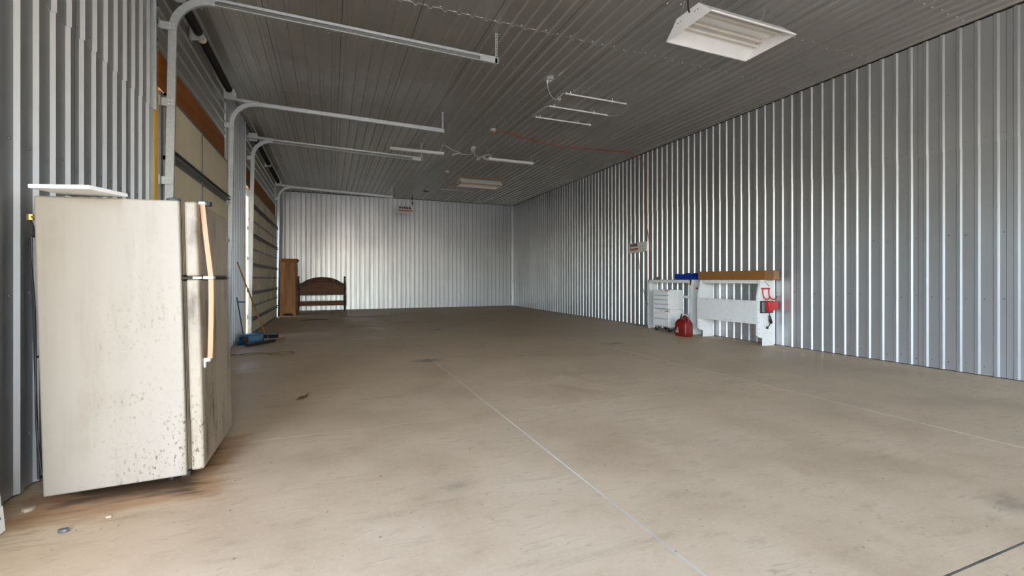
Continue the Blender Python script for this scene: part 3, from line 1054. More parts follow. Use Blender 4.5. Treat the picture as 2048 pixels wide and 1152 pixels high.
pan.add([(x, y, 0.004) for x, y in P0] + [(x, y, z) for (x, y), z in zip(P0, (0.03, 0.03, 0.15, 0.17))],
        [(0, 1, 2, 3), (1, 5, 6, 2), (2, 6, 7, 3), (3, 7, 4, 0)])
o = pan.build('scoop', M['teal'], dp)
sm_ = o.modifiers.new('shell', 'SOLIDIFY'); sm_.thickness = 0.006; sm_.offset = 1
MB().prism([(-1.515, 9.50), (-1.20, 9.60), (-1.17, 9.78), (-1.50, 9.72)], 'z', 0.148, 0.172).build('hood', M['teal'], dp, bevel=0.006)
MB().tube(smoothline([(-1.33, 9.74, 0.15), (-1.28, 9.85, 0.16), (-1.24, 9.95, 0.13)]), 0.016, 8).build('handle', M['teal'], dp, smooth=50)
wb2 = thing('whisk_brush', 'black hand brush with short red-brown stick lying on the floor', 'brush', (-1.1, 9.5, 0))
MB().bar((-1.36, 9.10, 0.035), (-0.96, 9.52, 0.045), 0.09, 0.05).build('brush_head', M['black'], wb2, bevel=0.012)
MB().tube([(-1.00, 9.48, 0.055), (-0.82, 9.90, 0.03)], 0.012, 8).build('stick', M['oak'], wb2, smooth=50)
rp = [(-1.42, 8.25, 0.008), (-1.25, 8.12, 0.008), (-1.05, 8.20, 0.008), (-0.88, 8.16, 0.008), (-0.68, 8.26, 0.008), (-0.56, 8.17, 0.008), (-0.54, 8.02, 0.008), (-0.66, 7.93, 0.008), (-0.85, 8.02, 0.008), (-1.00, 8.14, 0.022), (-1.18, 8.17, 0.022), (-1.42, 8.12, 0.008)]
o = MB().tube(smoothline(rp, 6), 0.006, 6).build('rope', M['rope'], None, smooth=60)
tag(o, 'thin tan rope lying in a loop on the concrete floor', 'rope')
tw = [(-0.78, 14.0, 0.006), (-0.62, 14.25, 0.007), (-0.45, 14.22, 0.012), (-0.25, 14.3, 0.007), (-0.05, 14.2, 0.006)]
o = MB().tube(smoothline(tw, 5), [0.010] * 21, 6).build('twig', M['leaf'], None)
tag(o, 'thin dark twig on the floor before the headboard', 'twig')
lf = MB()
lf.add([(-0.31, 4.93, 0.004), (-0.27, 5.00, 0.018), (-0.23, 5.06, 0.006), (-0.29, 5.05, 0.004), (-0.20, 5.12, 0.022), (-0.21, 5.00, 0.012), (-0.245, 4.95, 0.004)],
       [(0, 6, 5, 1), (1, 5, 2), (1, 2, 3), (5, 4, 2)])
o = lf.build('leaf', M['leaf'])
m_ = o.modifiers.new('shell', 'SOLIDIFY'); m_.thickness = 0.002
tag(o, 'curled brown leaf lying on the floor beyond the refrigerator', 'leaf')
for i, (x, y, s_, lb) in enumerate(((-1.50, 3.02, 0.022, 'small tan chip of debris nearest the wall beside the refrigerator'), (-1.44, 3.10, 0.034, 'grey flake of debris at the back foot of the refrigerator'),
                                    (-1.17, 2.78, 0.026, 'grey pebble-like flake on the rust stain before the refrigerator'), (-1.03, 2.86, 0.016, 'tiny pale crumb on the rust stain before the refrigerator'))):
    mb = MB()
    vv = []
    for k_ in range(7):
        a = 2 * PI * k_ / 7
        rr = s_ * random.uniform(0.6, 1.1)
        vv.append((x + rr * math.cos(a), y + 0.6 * rr * math.sin(a)))
    mb.prism(vv, 'z', 0.0005, 0.008 + 0.3 * s_)
    o = mb.build('debris_chip', M['chip'] if i != 2 else M['galv_dark'], None, bevel=0.002)
    tag(o, lb, 'debris', 'debris at the refrigerator')

# ------------------------------------------------------------------ ceiling fixtures
def tube_fixture(name, label, c, L_, W_, Hh, zlow, mat_frame=None, tubes=4, flip=False):
    """reflector hood hung below the ceiling; c = centre xy, long side along x"""
    x0, x1, y0, y1 = c[0] - L_ / 2, c[0] + L_ / 2, c[1] - W_ / 2, c[1] + W_ / 2
    r = thing(name, label, 'light fixture', (c[0], c[1], zlow), group='hooded fluorescent fixtures')
    zt = zlow + Hh
    # folded hood: sloping side wings, flat top
    t = 0.004
    a0, a1 = y0 + W_ * 0.26, y1 - W_ * 0.26
    mb = MB()
    mb.prism([(y0, zlow), (a0, zt - 0.012), (a1, zt - 0.012), (y1, zlow), (y1, zlow + 0.012), (a1 + 0.004, zt), (a0 - 0.004, zt), (y0, zlow + 0.012)], 'x', x0 + 0.002, x1 - 0.002)
    mb.build('hood', M['white'], r)
    for xa, xb in ((x0 - 0.002, x0 + 0.003), (x1 - 0.003, x1 + 0.002)):
        MB().prism([(y0, zlow - 0.004), (y1, zlow - 0.004), (a1 + 0.006, zt + 0.002), (a0 - 0.006, zt + 0.002)], 'x', xa, xb).build('end_plate', M['white'], r)
    for ya, yb in ((y0 - 0.004, y0 + 0.010), (y1 - 0.010, y1 + 0.004)):
        MB().box(x0, ya, zlow - 0.006, x1, yb, zlow + 0.008).build('rim', M['white'] if mat_frame is None else mat_frame, r)
    bl = MB().prism([(c[1] - 0.05, zt - 0.012), (c[1] - 0.03, zt - 0.045), (c[1] + 0.03, zt - 0.045), (c[1] + 0.05, zt - 0.012)], 'x', x0 + 0.02, x1 - 0.02)
    bl.build('ballast_cover', M['white'], r)
    offs = [(-0.36, 0.045), (-0.22, 0.03), (0.22, 0.03), (0.36, 0.045)] if tubes == 4 else [(-0.25, 0.035), (0.25, 0.035)]
    for k_, (q, dz) in enumerate(offs):
        y = c[1] + q * W_ * 0.62
        z = zt - 0.012 - dz - (0.02 if abs(q) > 0.3 else 0.005)
        MB().cyl((x0 + 0.03, y, z), (x1 - 0.03, y, z), 0.019, n=12).build('lamp_tube', M['tubeglass'], r, smooth=40)
        for xx in (x0 + 0.012, x1 - 0.032):
            MB().box(xx, y - 0.014, z - 0.018, xx + 0.02, y + 0.014, zt - 0.01).build('lamp_holder', M['white_dull'], r)
    for xx in (x0 + 0.04, x1 - 0.04):
        ap = (xx, c[1], H - 0.005)
        for yy_ in (a0 - 0.01, a1 + 0.01):
            lk = MB()
            p, q = Vector((xx, yy_, zt + 0.0)), Vector(ap)
            n_ = max(4, int((q - p).length / 0.022))
            for i in range(n_):
                u = p.lerp(q, i / n_)
                v = p.lerp(q, (i + 1) / n_)
                lk.bar(u, v, 0.006 if i % 2 else 0.0015, 0.0015 if i % 2 else 0.006)
            lk.build('chain', M['galv'], r)
        MB().tube(smoothline([(xx, c[1], H - 0.03), (xx, c[1] + 0.012, H - 0.02), (xx, c[1], H - 0.004)], 4), 0.003, 6).build('hook', M['galv'], r)
    return r


fx = tube_fixture('fluorescent_fixture', 'large white four-tube hooded fixture with black cord hanging from the ceiling', (4.205, 3.83), 1.235, 0.66, 0.17, 3.92)
for x in (3.72, 4.15, 4.62):
    MB().cyl((x, 4.165, 3.925), (x, 4.172, 3.925), 0.008, n=8).build('rivet', M['galv_dark'], fx)
for y in (3.68, 3.72, 3.93, 3.97, 4.05):
    MB().cyl((3.582, y, 4.03), (3.587, y, 4.03), 0.006, n=8).build('end_rivet', M['galv_dark'], fx)
o = MB().tube(smoothline([(3.585, 3.80, 4.06), (3.54, 3.77, 4.10), (3.44, 3.66, 4.20), (3.37, 3.55, 4.32), (3.36, 3.50, H - 0.01)], 6), 0.008, 8).build('power_cord', M['black'], fx, smooth=60)
lp = smoothline([(3.35, 3.49, 4.40), (3.36, 3.52, 4.30), (3.375, 3.56, 4.25), (3.39, 3.54, 4.30), (3.37, 3.48, 4.40)], 6)
MB().tube(lp, 0.007, 8).build('cord_loop', M['black'], fx, smooth=60)
fx2 = tube_fixture('fluorescent_fixture', 'hooded fluorescent fixture with amber edging fed by a short orange cord', (4.20, 13.10), 1.28, 0.66, 0.16, 4.00, M['frame_amber'])
fb = MB().box(3.56, 12.76, 4.165, 4.84, 12.775, 4.185).box(3.545, 12.76, 4.0, 3.56, 13.44, 4.02)
fb.build('amber_strip', M['frame_amber'], fx2)


def led_tube(x0, x1, y, label, z=4.372):
    r = thing('led_tube', label, 'light fixture', ((x0 + x1) / 2, y, z), group='slim ceiling tube lights')
    MB().cyl((x0 + 0.02, y, z), (x1 - 0.02, y, z), 0.0135, n=12).build('tube', M['white'], r, smooth=40)
    for a in (x0, x1):
        s_ = 1 if a == x0 else -1
        MB().lathe([(0.010, a), (0.019, a + 0.004 * s_), (0.019, a + 0.028 * s_), (0.014, a + 0.034 * s_)], (0, y, z), 'x', 12).build('end_cap', M['white'], r, smooth=40)
    for a in (x0 + 0.10, x1 - 0.30):
        c_ = MB().box(a - 0.008, y - 0.018, z - 0.018, a + 0.008, y + 0.018, z + 0.016)
        c_.box(a - 0.006, y - 0.006, z + 0.014, a + 0.006, y + 0.006, H - 0.004)
        c_.build('mounting_clip', M['white'], r)
    return r


ta = led_tube(3.745, 4.995, 6.85, 'slim white ceiling tube with knotted cord, first of three linked')
tb = led_tube(3.745, 5.00, 7.46, 'slim white ceiling tube in the middle of three linked')
tc_ = led_tube(3.745, 5.00, 8.065, 'slim white ceiling tube last of three linked, before the orange cord')
td = led_tube(3.56, 4.80, 15.7, 'faint slim white ceiling tube beyond the amber-edged fixture', z=4.34)


def shop_light(x0, x1, y, z, label):
    r = thing('shop_light', label, 'light fixture', ((x0 + x1) / 2, y, z), group='hanging shop lights')
    MB().prism([(y - 0.045, z), (y - 0.030, z + 0.045), (y + 0.030, z + 0.045), (y + 0.045, z), (y + 0.030, z - 0.010), (y - 0.030, z - 0.010)], 'x', x0 + 0.006, x1 - 0.006).build('housing', M['white'], r, bevel=0.003)
    MB().prism([(y - 0.026, z - 0.009), (y + 0.026, z - 0.009), (y + 0.014, z - 0.020), (y - 0.014, z - 0.020)], 'x', x0 + 0.02, x1 - 0.02).build('diffuser', M['cordwhite'], r)
    for a, b in ((x0, x0 + 0.008), (x1 - 0.008, x1)):
        MB().box(a, y - 0.047, z - 0.014, b, y + 0.047, z + 0.048).build('end_cap', M['white_dull'], r)
    for a in (x0 + 0.05, x1 - 0.03):
        MB().tube([(a, y, z + 0.044), (a - 0.04 if a < (x0 + x1) / 2 else a + 0.03, y + 0.12, H - 0.004)], 0.0035, 6).build('hanger_wire', M['cordwhite'], r)
    return r


sa = shop_light(1.245, 2.47, 10.40, 4.10, 'white hanging shop light over the end of the wide door tracks')
sb = shop_light(3.58, 4.775, 10.44, 4.10, 'white hanging shop light with bunched cord, farther from the overhead doors')


def outlet_box(x, y, label, plugs=1, plugmat='cordwhite'):
    r = thing('ceiling_outlet', label, 'outlet box', (x, y, H), group='ceiling outlet boxes')
    MB().box(x - 0.058, y - 0.058, H - 0.060, x + 0.058, y + 0.058, H - 0.003).build('box', M['box'], r, bevel=0.006)
    MB().box(x - 0.062, y - 0.062, H - 0.065, x + 0.062, y + 0.062, H - 0.059).build('cover', M['galv'], r, bevel=0.002)
    for i in (-1, 1):
        MB().box(x + i * 0.026 - 0.017, y - 0.02, H - 0.069, x + i * 0.026 + 0.017, y + 0.02, H - 0.064).build('receptacle', M['white'], r, bevel=0.003)
    for i in range(plugs):
        xx = x + (0.026 if i else -0.026)
        MB().lathe([(0.013, H - 0.068), (0.017, H - 0.085), (0.015, H - 0.11), (0.006, H - 0.125)], (xx, y, 0), 'z', 10).build('plug', M[plugmat], r, smooth=50)
    return r


BX = 3.245
outlet_box(BX, 6.48, 'ceiling outlet box feeding the three linked tubes')
ex = MB().box(BX + 0.064, 6.42, H - 0.05, BX + 0.16, 6.50, H - 0.004)
outlet_box(BX, 9.18, 'ceiling outlet box where the orange cord starts', 1, 'orange')
outlet_box(BX, 10.61, 'ceiling outlet box between the two hanging shop lights', 2)
outlet_box(BX, 13.27, 'ceiling outlet box feeding the amber-edged fixture', 1, 'orange')
outlet_box(BX, 16.2, 'farthest ceiling outlet box with a black adapter, near the back wall', 2, 'black')


def cord(pts, r_, mat, name, label, cat='cord', n=6):
    o = MB().tube(smoothline(pts, n), r_, 8).build(name, M[mat], None, smooth=60)
    return tag(o, label, cat)


kn = [(3.60 + 0.025 * math.cos(a), 6.80 + 0.012 * math.sin(3 * a), 4.30 + 0.025 * math.sin(a)) for a in [i * 0.7 for i in range(20)]]
cord([(BX - 0.026, 6.48, H - 0.12), (BX + 0.0, 6.50, 4.22), (3.36, 6.62, 4.18), (3.50, 6.76, 4.20)] + [(x, y, z - 0.06) for x, y, z in kn] + [(3.64, 6.83, 4.30), (3.70, 6.85, 4.365), (3.748, 6.85, 4.372)], 0.0055, 'cordwhite', 'power_cord', 'knotted white cord from ceiling outlet to first linked tube', n=4)
cord([(4.993, 6.85, 4.372), (5.05, 6.88, 4.36), (5.13, 7.05, 4.33), (5.12, 7.30, 4.33), (5.05, 7.44, 4.36), (4.998, 7.46, 4.372)], 0.005, 'cordwhite', 'link_cord', 'white link cord joining first and middle ceiling tubes')
cord([(3.747, 7.46, 4.372), (3.69, 7.50, 4.36), (3.63, 7.72, 4.33), (3.62, 7.95, 4.34), (3.69, 8.05, 4.37), (3.747, 8.065, 4.372)], 0.005, 'cordwhite', 'link_cord', 'white link cord joining middle and last ceiling tubes')
MB().tube(smoothline([(BX - 0.026, 10.61, H - 0.12), (BX - 0.035, 10.60, 4.24), (BX - 0.12, 10.58, 4.20), (2.98, 10.53, 4.19), (2.75, 10.50, 4.18), (2.70, 10.5, 4.12), (2.80, 10.49, 4.16), (2.90, 10.50, 4.20), (2.70, 10.46, 4.24), (2.52, 10.44, 4.32), (2.44, 10.42, 4.30), (2.38, 10.40, 4.142)], 6), 0.0075, 8).build('power_cord', M['cordwhite'], sa, smooth=60)
MB().tube(smoothline([(BX + 0.026, 10.61, H - 0.12), (BX + 0.035, 10.60, 4.24), (3.34, 10.56, 4.17), (3.40, 10.52, 4.12), (3.33, 10.5, 4.08), (3.31, 10.5, 4.12), (3.42, 10.5, 4.16), (3.55, 10.5, 4.14), (3.56, 10.5, 4.10), (3.46, 10.49, 4.15), (3.55, 10.47, 4.21), (3.63, 10.45, 4.22), (3.68, 10.44, 4.142)], 6), 0.0075, 8).build('power_cord', M['cordwhite'], sb, smooth=60)
oc = [(BX - 0.026, 9.18, H - 0.12), (BX + 0.01, 9.17, 4.27), (BX + 0.07, 9.19, 4.33), (3.42, 9.24, 4.395), (3.72, 9.30, 4.392), (4.40, 9.52, 4.385), (5.15, 9.70, 4.385), (6.13, 9.60, 4.385), (7.05, 9.54, 4.39), (7.33, 9.50, 4.25), (7.455, 9.45, 4.02), (7.458, 9.43, 3.4), (7.458, 9.42, 2.95), (7.458, 9.37, 2.55), (7.455, 9.31, 2.28), (7.458, 9.27, 1.9), (7.458, 9.26, 1.0), (7.458, 9.25, 0.42)]
xc = cord(oc, 0.008, 'orange', 'extension_cord', 'long orange extension cord crossing the ceiling and dropping past the clock sign')
o2 = [(BX - 0.02, 13.27, H - 0.12), (BX - 0.01, 13.25, 4.2), (3.28, 13.2, 4.05), (3.36, 13.15, 3.98), (3.46, 13.12, 4.05), (3.55, 13.1, 4.11)]
cord(o2, 0.007, 'orange', 'extension_cord', 'short orange cord from far outlet box to amber-edged fixture')
cord([(BX + 0.02, 16.2, H - 0.12), (3.30, 16.1, 4.22), (3.42, 15.9, 4.24), (3.50, 15.75, 4.30), (3.565, 15.7, 4.34)], 0.005, 'cordwhite', 'power_cord', 'thin white cord at the farthest outlet box')
o = MB().box(3.10, 16.13, 4.31, 3.22, 16.19, 4.345).build('cord_adapter', M['black'], None, bevel=0.004)
tag(o, 'small black power adapter hanging at the farthest outlet box', 'adapter')

# ------------------------------------------------------------------ signs
def text_mesh(parent, s, size, loc, rot, mat, name='lettering', bold=0.0, sx=1.0, shear=0.0, align='CENTER'):
    cu = bpy.data.curves.new('t', 'FONT')
    cu.body = s
    cu.size = size
    cu.align_x = align
    cu.offset = bold
    cu.extrude = 0.0012
    cu.shear = shear
    to = bpy.data.objects.new('t', cu)
    COL.objects.link(to)
    bpy.context.view_layer.update()
    dg = bpy.context.evaluated_depsgraph_get()
    me = bpy.data.meshes.new_from_object(to.evaluated_get(dg))
    bpy.data.objects.remove(to)
    me.materials.clear()
    me.materials.append(M[mat])
    o = bpy.data.objects.new(name, me)
    COL.objects.link(o)
    o.parent = parent
    o.location = loc
    o.rotation_euler = rot
    o.scale = (sx, 1, 1)
    return o


def sign_face(r, cx, w, h_, rot, at_):
    """at_(u, v, d) -> local location, u right, v up, d towards the reader"""
    text_mesh(r, 'U-HAUL', h_ * 0.42, at_(cx, h_ * 0.14, 0.006), rot, 'black_print', 'lettering', 0.006, w / (h_ * 0.42) / 4.05)
    text_mesh(r, 'AUTHORIZED DEALER', h_ * 0.135, at_(cx, -h_ * 0.31, 0.006), rot, 'red_print', 'small_lettering', 0.001, w / (h_ * 0.135) / 11.2)


sg = thing('sign', 'white dealer sign hanging from the ceiling before the back wall', 'sign', (2.65, 17.45, 3.81), group='dealer signs', local=True)
sg.rotation_euler = (0, math.radians(0.6), 0)
MB().box(-0.315, -0.004, -0.135, 0.315, 0.004, 0.135).build('board', M['white_dull'], sg, bevel=0.002)
sign_face(sg, 0, 0.53, 0.27, (PI / 2, 0, 0), lambda u, v, d: (u, -d, v))
MB().box(-0.275, -0.0062, -0.045, 0.275, -0.0035, -0.015).build('red_bar', M['red_print'], sg)
for x in (-0.29, 0.29):
    MB().tube([(x, 0, 0.13), (x, 0.02, H - 3.81 - 0.012)], 0.0025, 6).build('hanging_wire', M['galv_dark'], sg)
dc = cord([(2.90, 17.38, H - 0.01), (2.905, 17.38, 4.22), (2.92, 17.38, 4.10), (2.93, 17.4, 3.95)], 0.006, 'black', 'drop_cord', 'black drop cord beside the hanging dealer sign')
pc = MB().cyl((2.905, 17.38, 4.30), (2.905, 17.38, 4.22), 0.006, 0.03, 8).cyl((2.91, 17.38, 4.12), (2.92, 17.38, 4.02), 0.02, 0.024, 8)
pc.build('plug', M['black'], dc)
cord([(2.12, 16.3, H - 0.02), (2.10, 16.3, 4.30), (2.10, 16.3, 4.05)], 0.006, 'black', 'drop_cord', 'black cord stub at the end of the farthest door track')

cs = thing('clock_sign', 'white dealer sign with clock dial hung above the tool chest', 'sign', (7.435, 9.705, 2.01), group='dealer signs', local=True)
cs.rotation_euler = (math.radians(-1.0), 0, 0)
MB().box(-0.012, -0.37, -0.127, 0.016, 0.37, 0.127).build('board', M['white_dull'], cs, bevel=0.004)
rotw = (PI / 2, 0, -PI / 2)
sign_face(cs, -0.15, 0.37, 0.254, rotw, lambda u, v, d: (-0.008 - d, -u, v))
MB().box(-0.0145, -0.035, -0.045, -0.0115, 0.335, -0.018).build('red_bar', M['red_print'], cs)
for k_ in range(12):
    a = 2 * PI * k_ / 12
    y, z = -0.21 + 0.098 * math.sin(a), 0.098 * math.cos(a)
    s_ = 0.010
    MB().box(-0.0145, y - s_ * 0.6, z - s_, -0.0115, y + s_ * 0.6, z + s_).build('hour_mark', M['black_print'], cs)
hd = MB().bar((-0.0145, -0.21, 0), (-0.0145, -0.20, 0.055), 0.003, 0.008, up=(0, 1, 0)).bar((-0.0145, -0.21, 0), (-0.0145, -0.225, -0.07), 0.003, 0.006, up=(0, 1, 0))
hd.build('clock_hand', M['black_print'], cs)
MB().tube([(0, 0.33, 0.12), (0.02, 0.25, 0.42)], 0.003, 6).build('hanging_wire', M['galv_dark'], cs)
MB().tube([(0, -0.34, 0.12), (0.02, -0.28, 0.42)], 0.003, 6).build('hanging_wire', M['galv_dark'], cs)
MB().tube(smoothline([(x - 7.435, y - 9.705, z - 2.01) for x, y, z in [(7.448, 9.70, 1.89), (7.452, 9.66, 1.5), (7.452, 9.55, 1.0), (7.447, 9.38, 0.62), (7.442, 9.26, 0.44)]], 6), 0.005, 8).build('power_cord', M['black'], cs, smooth=60)
plg = MB().lathe([(0.010, 0.30), (0.026, 0.33), (0.028, 0.40), (0.018, 0.44), (0.008, 0.47)], (7.445, 9.25, 0), 'z', 10)
plg.build('plug', M['red'], xc, smooth=50)
o = MB().prism([(7.30, 9.45), (7.44, 9.42), (7.45, 9.60), (7.33, 9.66)], 'z', 0.002, 0.02).build('floor_scrap', M['galv_dark'], None, bevel=0.003)
tag(o, 'flat dark scrap on the floor under the clock sign', 'scrap')

# ------------------------------------------------------------------ shop corner on the right wall
# far steel shelf frame
s1 = thing('van_shelf', 'white steel shelf frame standing behind the tool chest and gas can', 'shelf', (7.32, 8.3, 0), group='white steel shelf frames')
S1Y0, S1Y1 = 7.56, 8.98
for y, nm in ((S1Y0, 'n'), (S1Y1, 'f')):
    MB().prism([(7.19, 0.0), (7.462, 0.0), (7.462, 1.172), (7.19, 1.172)], 'y', y - 0.002, y + 0.002).build('end_panel', M['white_dull'], s1)
    MB().box(7.186, y, 0.0, 7.194, y + (0.045 if y == S1Y0 else -0.045), 1.172).build('flange', M['white_dull'], s1)
MB().box(7.186, S1Y0, 1.105, 7.200, S1Y1, 1.172).box(7.186, S1Y0, 1.166, 7.462, S1Y1, 1.174).build('top_tray', M['white_dull'], s1)
for z in (0.34, 0.76):
    MB().box(7.425, S1Y0, z, 7.445, S1Y1, z + 0.055).build('shelf_rail', M['white_dull'], s1)
hl = MB()
for i in range(4):
    for j in range(3):
        hl.cyl((7.25 + j * 0.07, S1Y0 - 0.0035, 0.30 + i * 0.22), (7.25 + j * 0.07, S1Y0 - 0.0015, 0.30 + i * 0.22), 0.006, n=6)
hl.build('punched_holes', M['galv_dark'], s1)
MB().box(7.30, S1Y0 - 0.004, 0.975, 7.45, S1Y0 - 0.0015, 1.005).build('brand_strip', M['red_print'], s1)
MB().box(7.183, S1Y0 + 0.004, 1.06, 7.187, S1Y0 + 0.04, 1.13).build('warning_sticker', M['red_print'], s1)
# near steel shelf frame
s2 = thing('van_shelf', 'white steel shelf frame carrying the long cardboard box and red charger', 'shelf', (7.25, 6.5, 0), group='white steel shelf frames')
S2Y0, S2Y1 = 5.83, 7.22
endo = [(7.13, 1.172), (7.05, 0.87), (7.05, 0.18), (7.075, 0.155), (7.165, 0.135), (7.165, 0.0), (7.46, 0.0), (7.46, 1.172)]
for y in (S2Y0, S2Y1):
    e = MB().prism(endo, 'y', y - 0.002, y + 0.002).build('end_panel', M['white_dull'], s2)
    sgn = 1
    fl = MB()
    for (p, q) in zip(endo[:2], endo[1:3]):
        a = Vector((p[0], y + sgn * 0.016, p[1])); b = Vector((q[0], y + sgn * 0.016, q[1]))
        fl.bar(a, b, 0.034, 0.004, up=(1, 0, 0))
    fl.build('flange', M['white_dull'], e)
    sc_ = MB()
    for z in (0.22, 0.30, 0.42, 0.50, 0.64, 0.78, 0.84):
        sc_.cyl((7.075, y - 0.005, z), (7.075, y - 0.001, z), 0.007, n=6)
    for x in (7.22, 7.38):
        for z in (0.04, 0.22, 0.36, 0.5):
            sc_.cyl((x, y - 0.004, z), (x, y - 0.001, z), 0.006, n=6)
    sc_.build('screw', M['galv_dark'], e)
tp = MB().box(7.126, S2Y0, 1.108, 7.132, S2Y1, 1.172).box(7.126, S2Y0, 1.168, 7.46, S2Y1, 1.174)
tp.build('top_tray', M['white_dull'], s2)
sc_ = MB()
for i in range(9):
    y = S2Y0 + 0.08 + i * 0.155
    sc_.cyl((7.122, y, 1.145), (7.127, y, 1.145), 0.006, n=6)
sc_.build('tray_screw', M['galv_dark'], s2)
fp = MB().box(7.046, S2Y0 + 0.03, 0.385, 7.051, S2Y1 - 0.01, 0.802).build('front_panel', M['white_dull'], s2)
MB().box(7.05, S2Y0 + 0.01, 0.385, 7.458, S2Y1 - 0.01, 0.392).build('shelf_floor', M['white_dull'], s2)
MB().box(7.05, S2Y0 + 0.03, 0.798, 7.085, S2Y1 - 0.01, 0.804).build('panel_lip', M['galv'], s2)
sc_ = MB()
for y in (6.10, 6.40, 6.55, 6.98):
    for z in (0.415, 0.775):
        sc_.cyl((7.042, y, z), (7.047, y, z), 0.008, n=6)
sc_.build('screw', M['galv_dark'], fp)
# long cardboard box on top
cb = thing('cardboard_box', 'long brown cardboard box lying on the near steel shelf frame', 'box', (7.26, 6.5, 1.176))
MB().box(7.19, 5.63, 1.176, 7.34, 7.37, 1.345).build('carton', M['card'], cb, bevel=0.004)
MB().box(7.187, 5.628, 1.178, 7.19, 5.80, 1.343).box(7.2, 5.627, 1.19, 7.33, 5.63, 1.33).build('tape', M['tape'], cb)
# blue bin
bi = thing('parts_bin', 'blue plastic parts bin on the far steel shelf frame', 'bin', (7.3, 7.8, 1.175))
sh = MB()
bx0, bx1, by0, by1, bz0, bz1 = 7.20, 7.40, 7.53, 8.08, 1.176, 1.31
prof_ = [(by0 + 0.03, bz0), (by1 - 0.015, bz0), (by1, bz1 - 0.01), (by1 - 0.10, bz1 - 0.006), (by1 - 0.16, bz1 - 0.012), (by0 + 0.24, bz1 - 0.02), (by0 + 0.20, bz1 + 0.006), (by0 + 0.10, bz1 + 0.012), (by0 + 0.03, bz1 - 0.02), (by0, bz1 - 0.06)]
for x in (bx0, bx1):
    MB().prism(prof_, 'x', x - 0.003, x + 0.003).build('side_wall', M['blue'], bi)
MB().box(bx0, by0 + 0.03, bz0, bx1, by1 - 0.015, bz0 + 0.006).build('bottom', M['blue'], bi)
MB().box(bx0, by1 - 0.014, bz0, bx1, by1 - 0.006, bz1 - 0.015).box(bx0, by0 + 0.016, bz0, bx1, by0 + 0.022, bz0 + 0.07).build('end_wall', M['blue'], bi)
# bits on the far end of the frame
jn = MB().lathe([(0.03, 1.175), (0.034, 1.20), (0.02, 1.215), (0.022, 1.235), (0.012, 1.245)], (7.33, 8.80, 0), 'z', 10)
o = jn.build('hose_fitting', M['galv_dark'], None, smooth=50)
tag(o, 'small dark hose fitting on top of the far steel shelf frame', 'fitting')

# tool chest
tcx = thing('tool_chest', 'white rolling tool chest with stacked drawers beside the gas can', 'tool chest', (7.2, 8.3, 0))
TX0, TX1, TY0, TY1 = 7.03, 7.40, 8.035, 8.60
MB().box(TX0 + 0.004, TY0, 0.105, TX1, TY1, 0.50).build('lower_cabinet', M['white_dull'], tcx, bevel=0.004)
MB().box(TX0 + 0.004, TY0 + 0.002, 0.503, TX1, TY1 - 0.002, 0.946).build('upper_chest', M['white_dull'], tcx, bevel=0.004)
dz = [(0.125, 0.285), (0.292, 0.430), (0.520, 0.615), (0.622, 0.717), (0.724, 0.815), (0.822, 0.905)]
for (a, b) in dz:
    d = MB().box(TX0 - 0.012, TY0 + 0.035, a, TX0 + 0.01, TY1 - 0.045, b).build('drawer', M['white'], tcx, bevel=0.003)
    MB().prism([(TX0 - 0.012, b - 0.004), (TX0 - 0.030, b - 0.010), (TX0 - 0.030, b - 0.022), (TX0 - 0.026, b - 0.022), (TX0 - 0.012, b - 0.014)], 'y', TY0 + 0.04, TY1 - 0.05).build('pull', M['white'], d)
    MB().box(TX0 - 0.011, TY0 + 0.036, a - 0.0068, TX0 + 0.002, TY1 - 0.046, a - 0.0002).build('shadow_gap', M['galv_dark'], d)
for z in (0.465, 0.927):
    MB().cyl((TX0 + 0.002, (TY0 + TY1) / 2, z), (TX0 - 0.006, (TY0 + TY1) / 2, z), 0.010, n=10).build('lock', M['galv_dark'], tcx)
    MB().box(TX0 - 0.002, TY0 + 0.06, z - 0.010, TX0 + 0.005, TY0 + 0.17, z + 0.010).build('badge', M['red_print'], tcx)
for (x, y) in ((TX0 + 0.05, TY0 + 0.06), (TX0 + 0.05, TY1 - 0.06), (TX1 - 0.05, TY0 + 0.06), (TX1 - 0.05, TY1 - 0.06)):
    c_ = MB().lathe([(0.012, y - 0.016), (0.036, y - 0.014), (0.038, y), (0.036, y + 0.014), (0.012, y + 0.016)], (x, 0, 0.038), 'y', 14).build('caster', M['black'], tcx, smooth=40)
    MB().box(x - 0.018, y - 0.022, 0.045, x + 0.018, y - 0.018, 0.108).box(x - 0.018, y + 0.018, 0.045, x + 0.018, y + 0.022, 0.108).build('fork', M['galv'], c_)
MB().box(TX0 - 0.006, TY1 - 0.045, 0.07, TX0 + 0.004, TY1 - 0.005, 0.93).build('side_rail', M['white_dull'], tcx)

# gas can
gc = thing('gas_can', 'red plastic gas can on the floor before the tool chest', 'gas can', (6.84, 7.42, 0))
gx, gy = 6.86, 7.43
w2, d2_ = 0.115, 0.165
rings = [(0.0, 0.92), (0.015, 1.0), (0.10, 1.0), (0.25, 0.99), (0.275, 0.95), (0.33, 0.74), (0.352, 0.60)]
mb = MB()
vv, ff = [], []
nn = 20
for z, s_ in rings:
    for k_ in range(nn):
        a = 2 * PI * k_ / nn
        ca, sa_ = math.cos(a), math.sin(a)
        e = 0.32
        vv.append((gx + w2 * s_ * math.copysign(abs(ca) ** e, ca), gy + d2_ * s_ * math.copysign(abs(sa_) ** e, sa_), z))
for i in range(len(rings) - 1):
    for k_ in range(nn):
        k2 = (k_ + 1) % nn
        ff.append((i * nn + k_, i * nn + k2, (i + 1) * nn + k2, (i + 1) * nn + k_))
ff += [tuple(range(nn - 1, -1, -1)), tuple((len(rings) - 1) * nn + k_ for k_ in range(nn))]
mb.add(vv, ff)
mb.build('body', M['red'], gc, smooth=50)
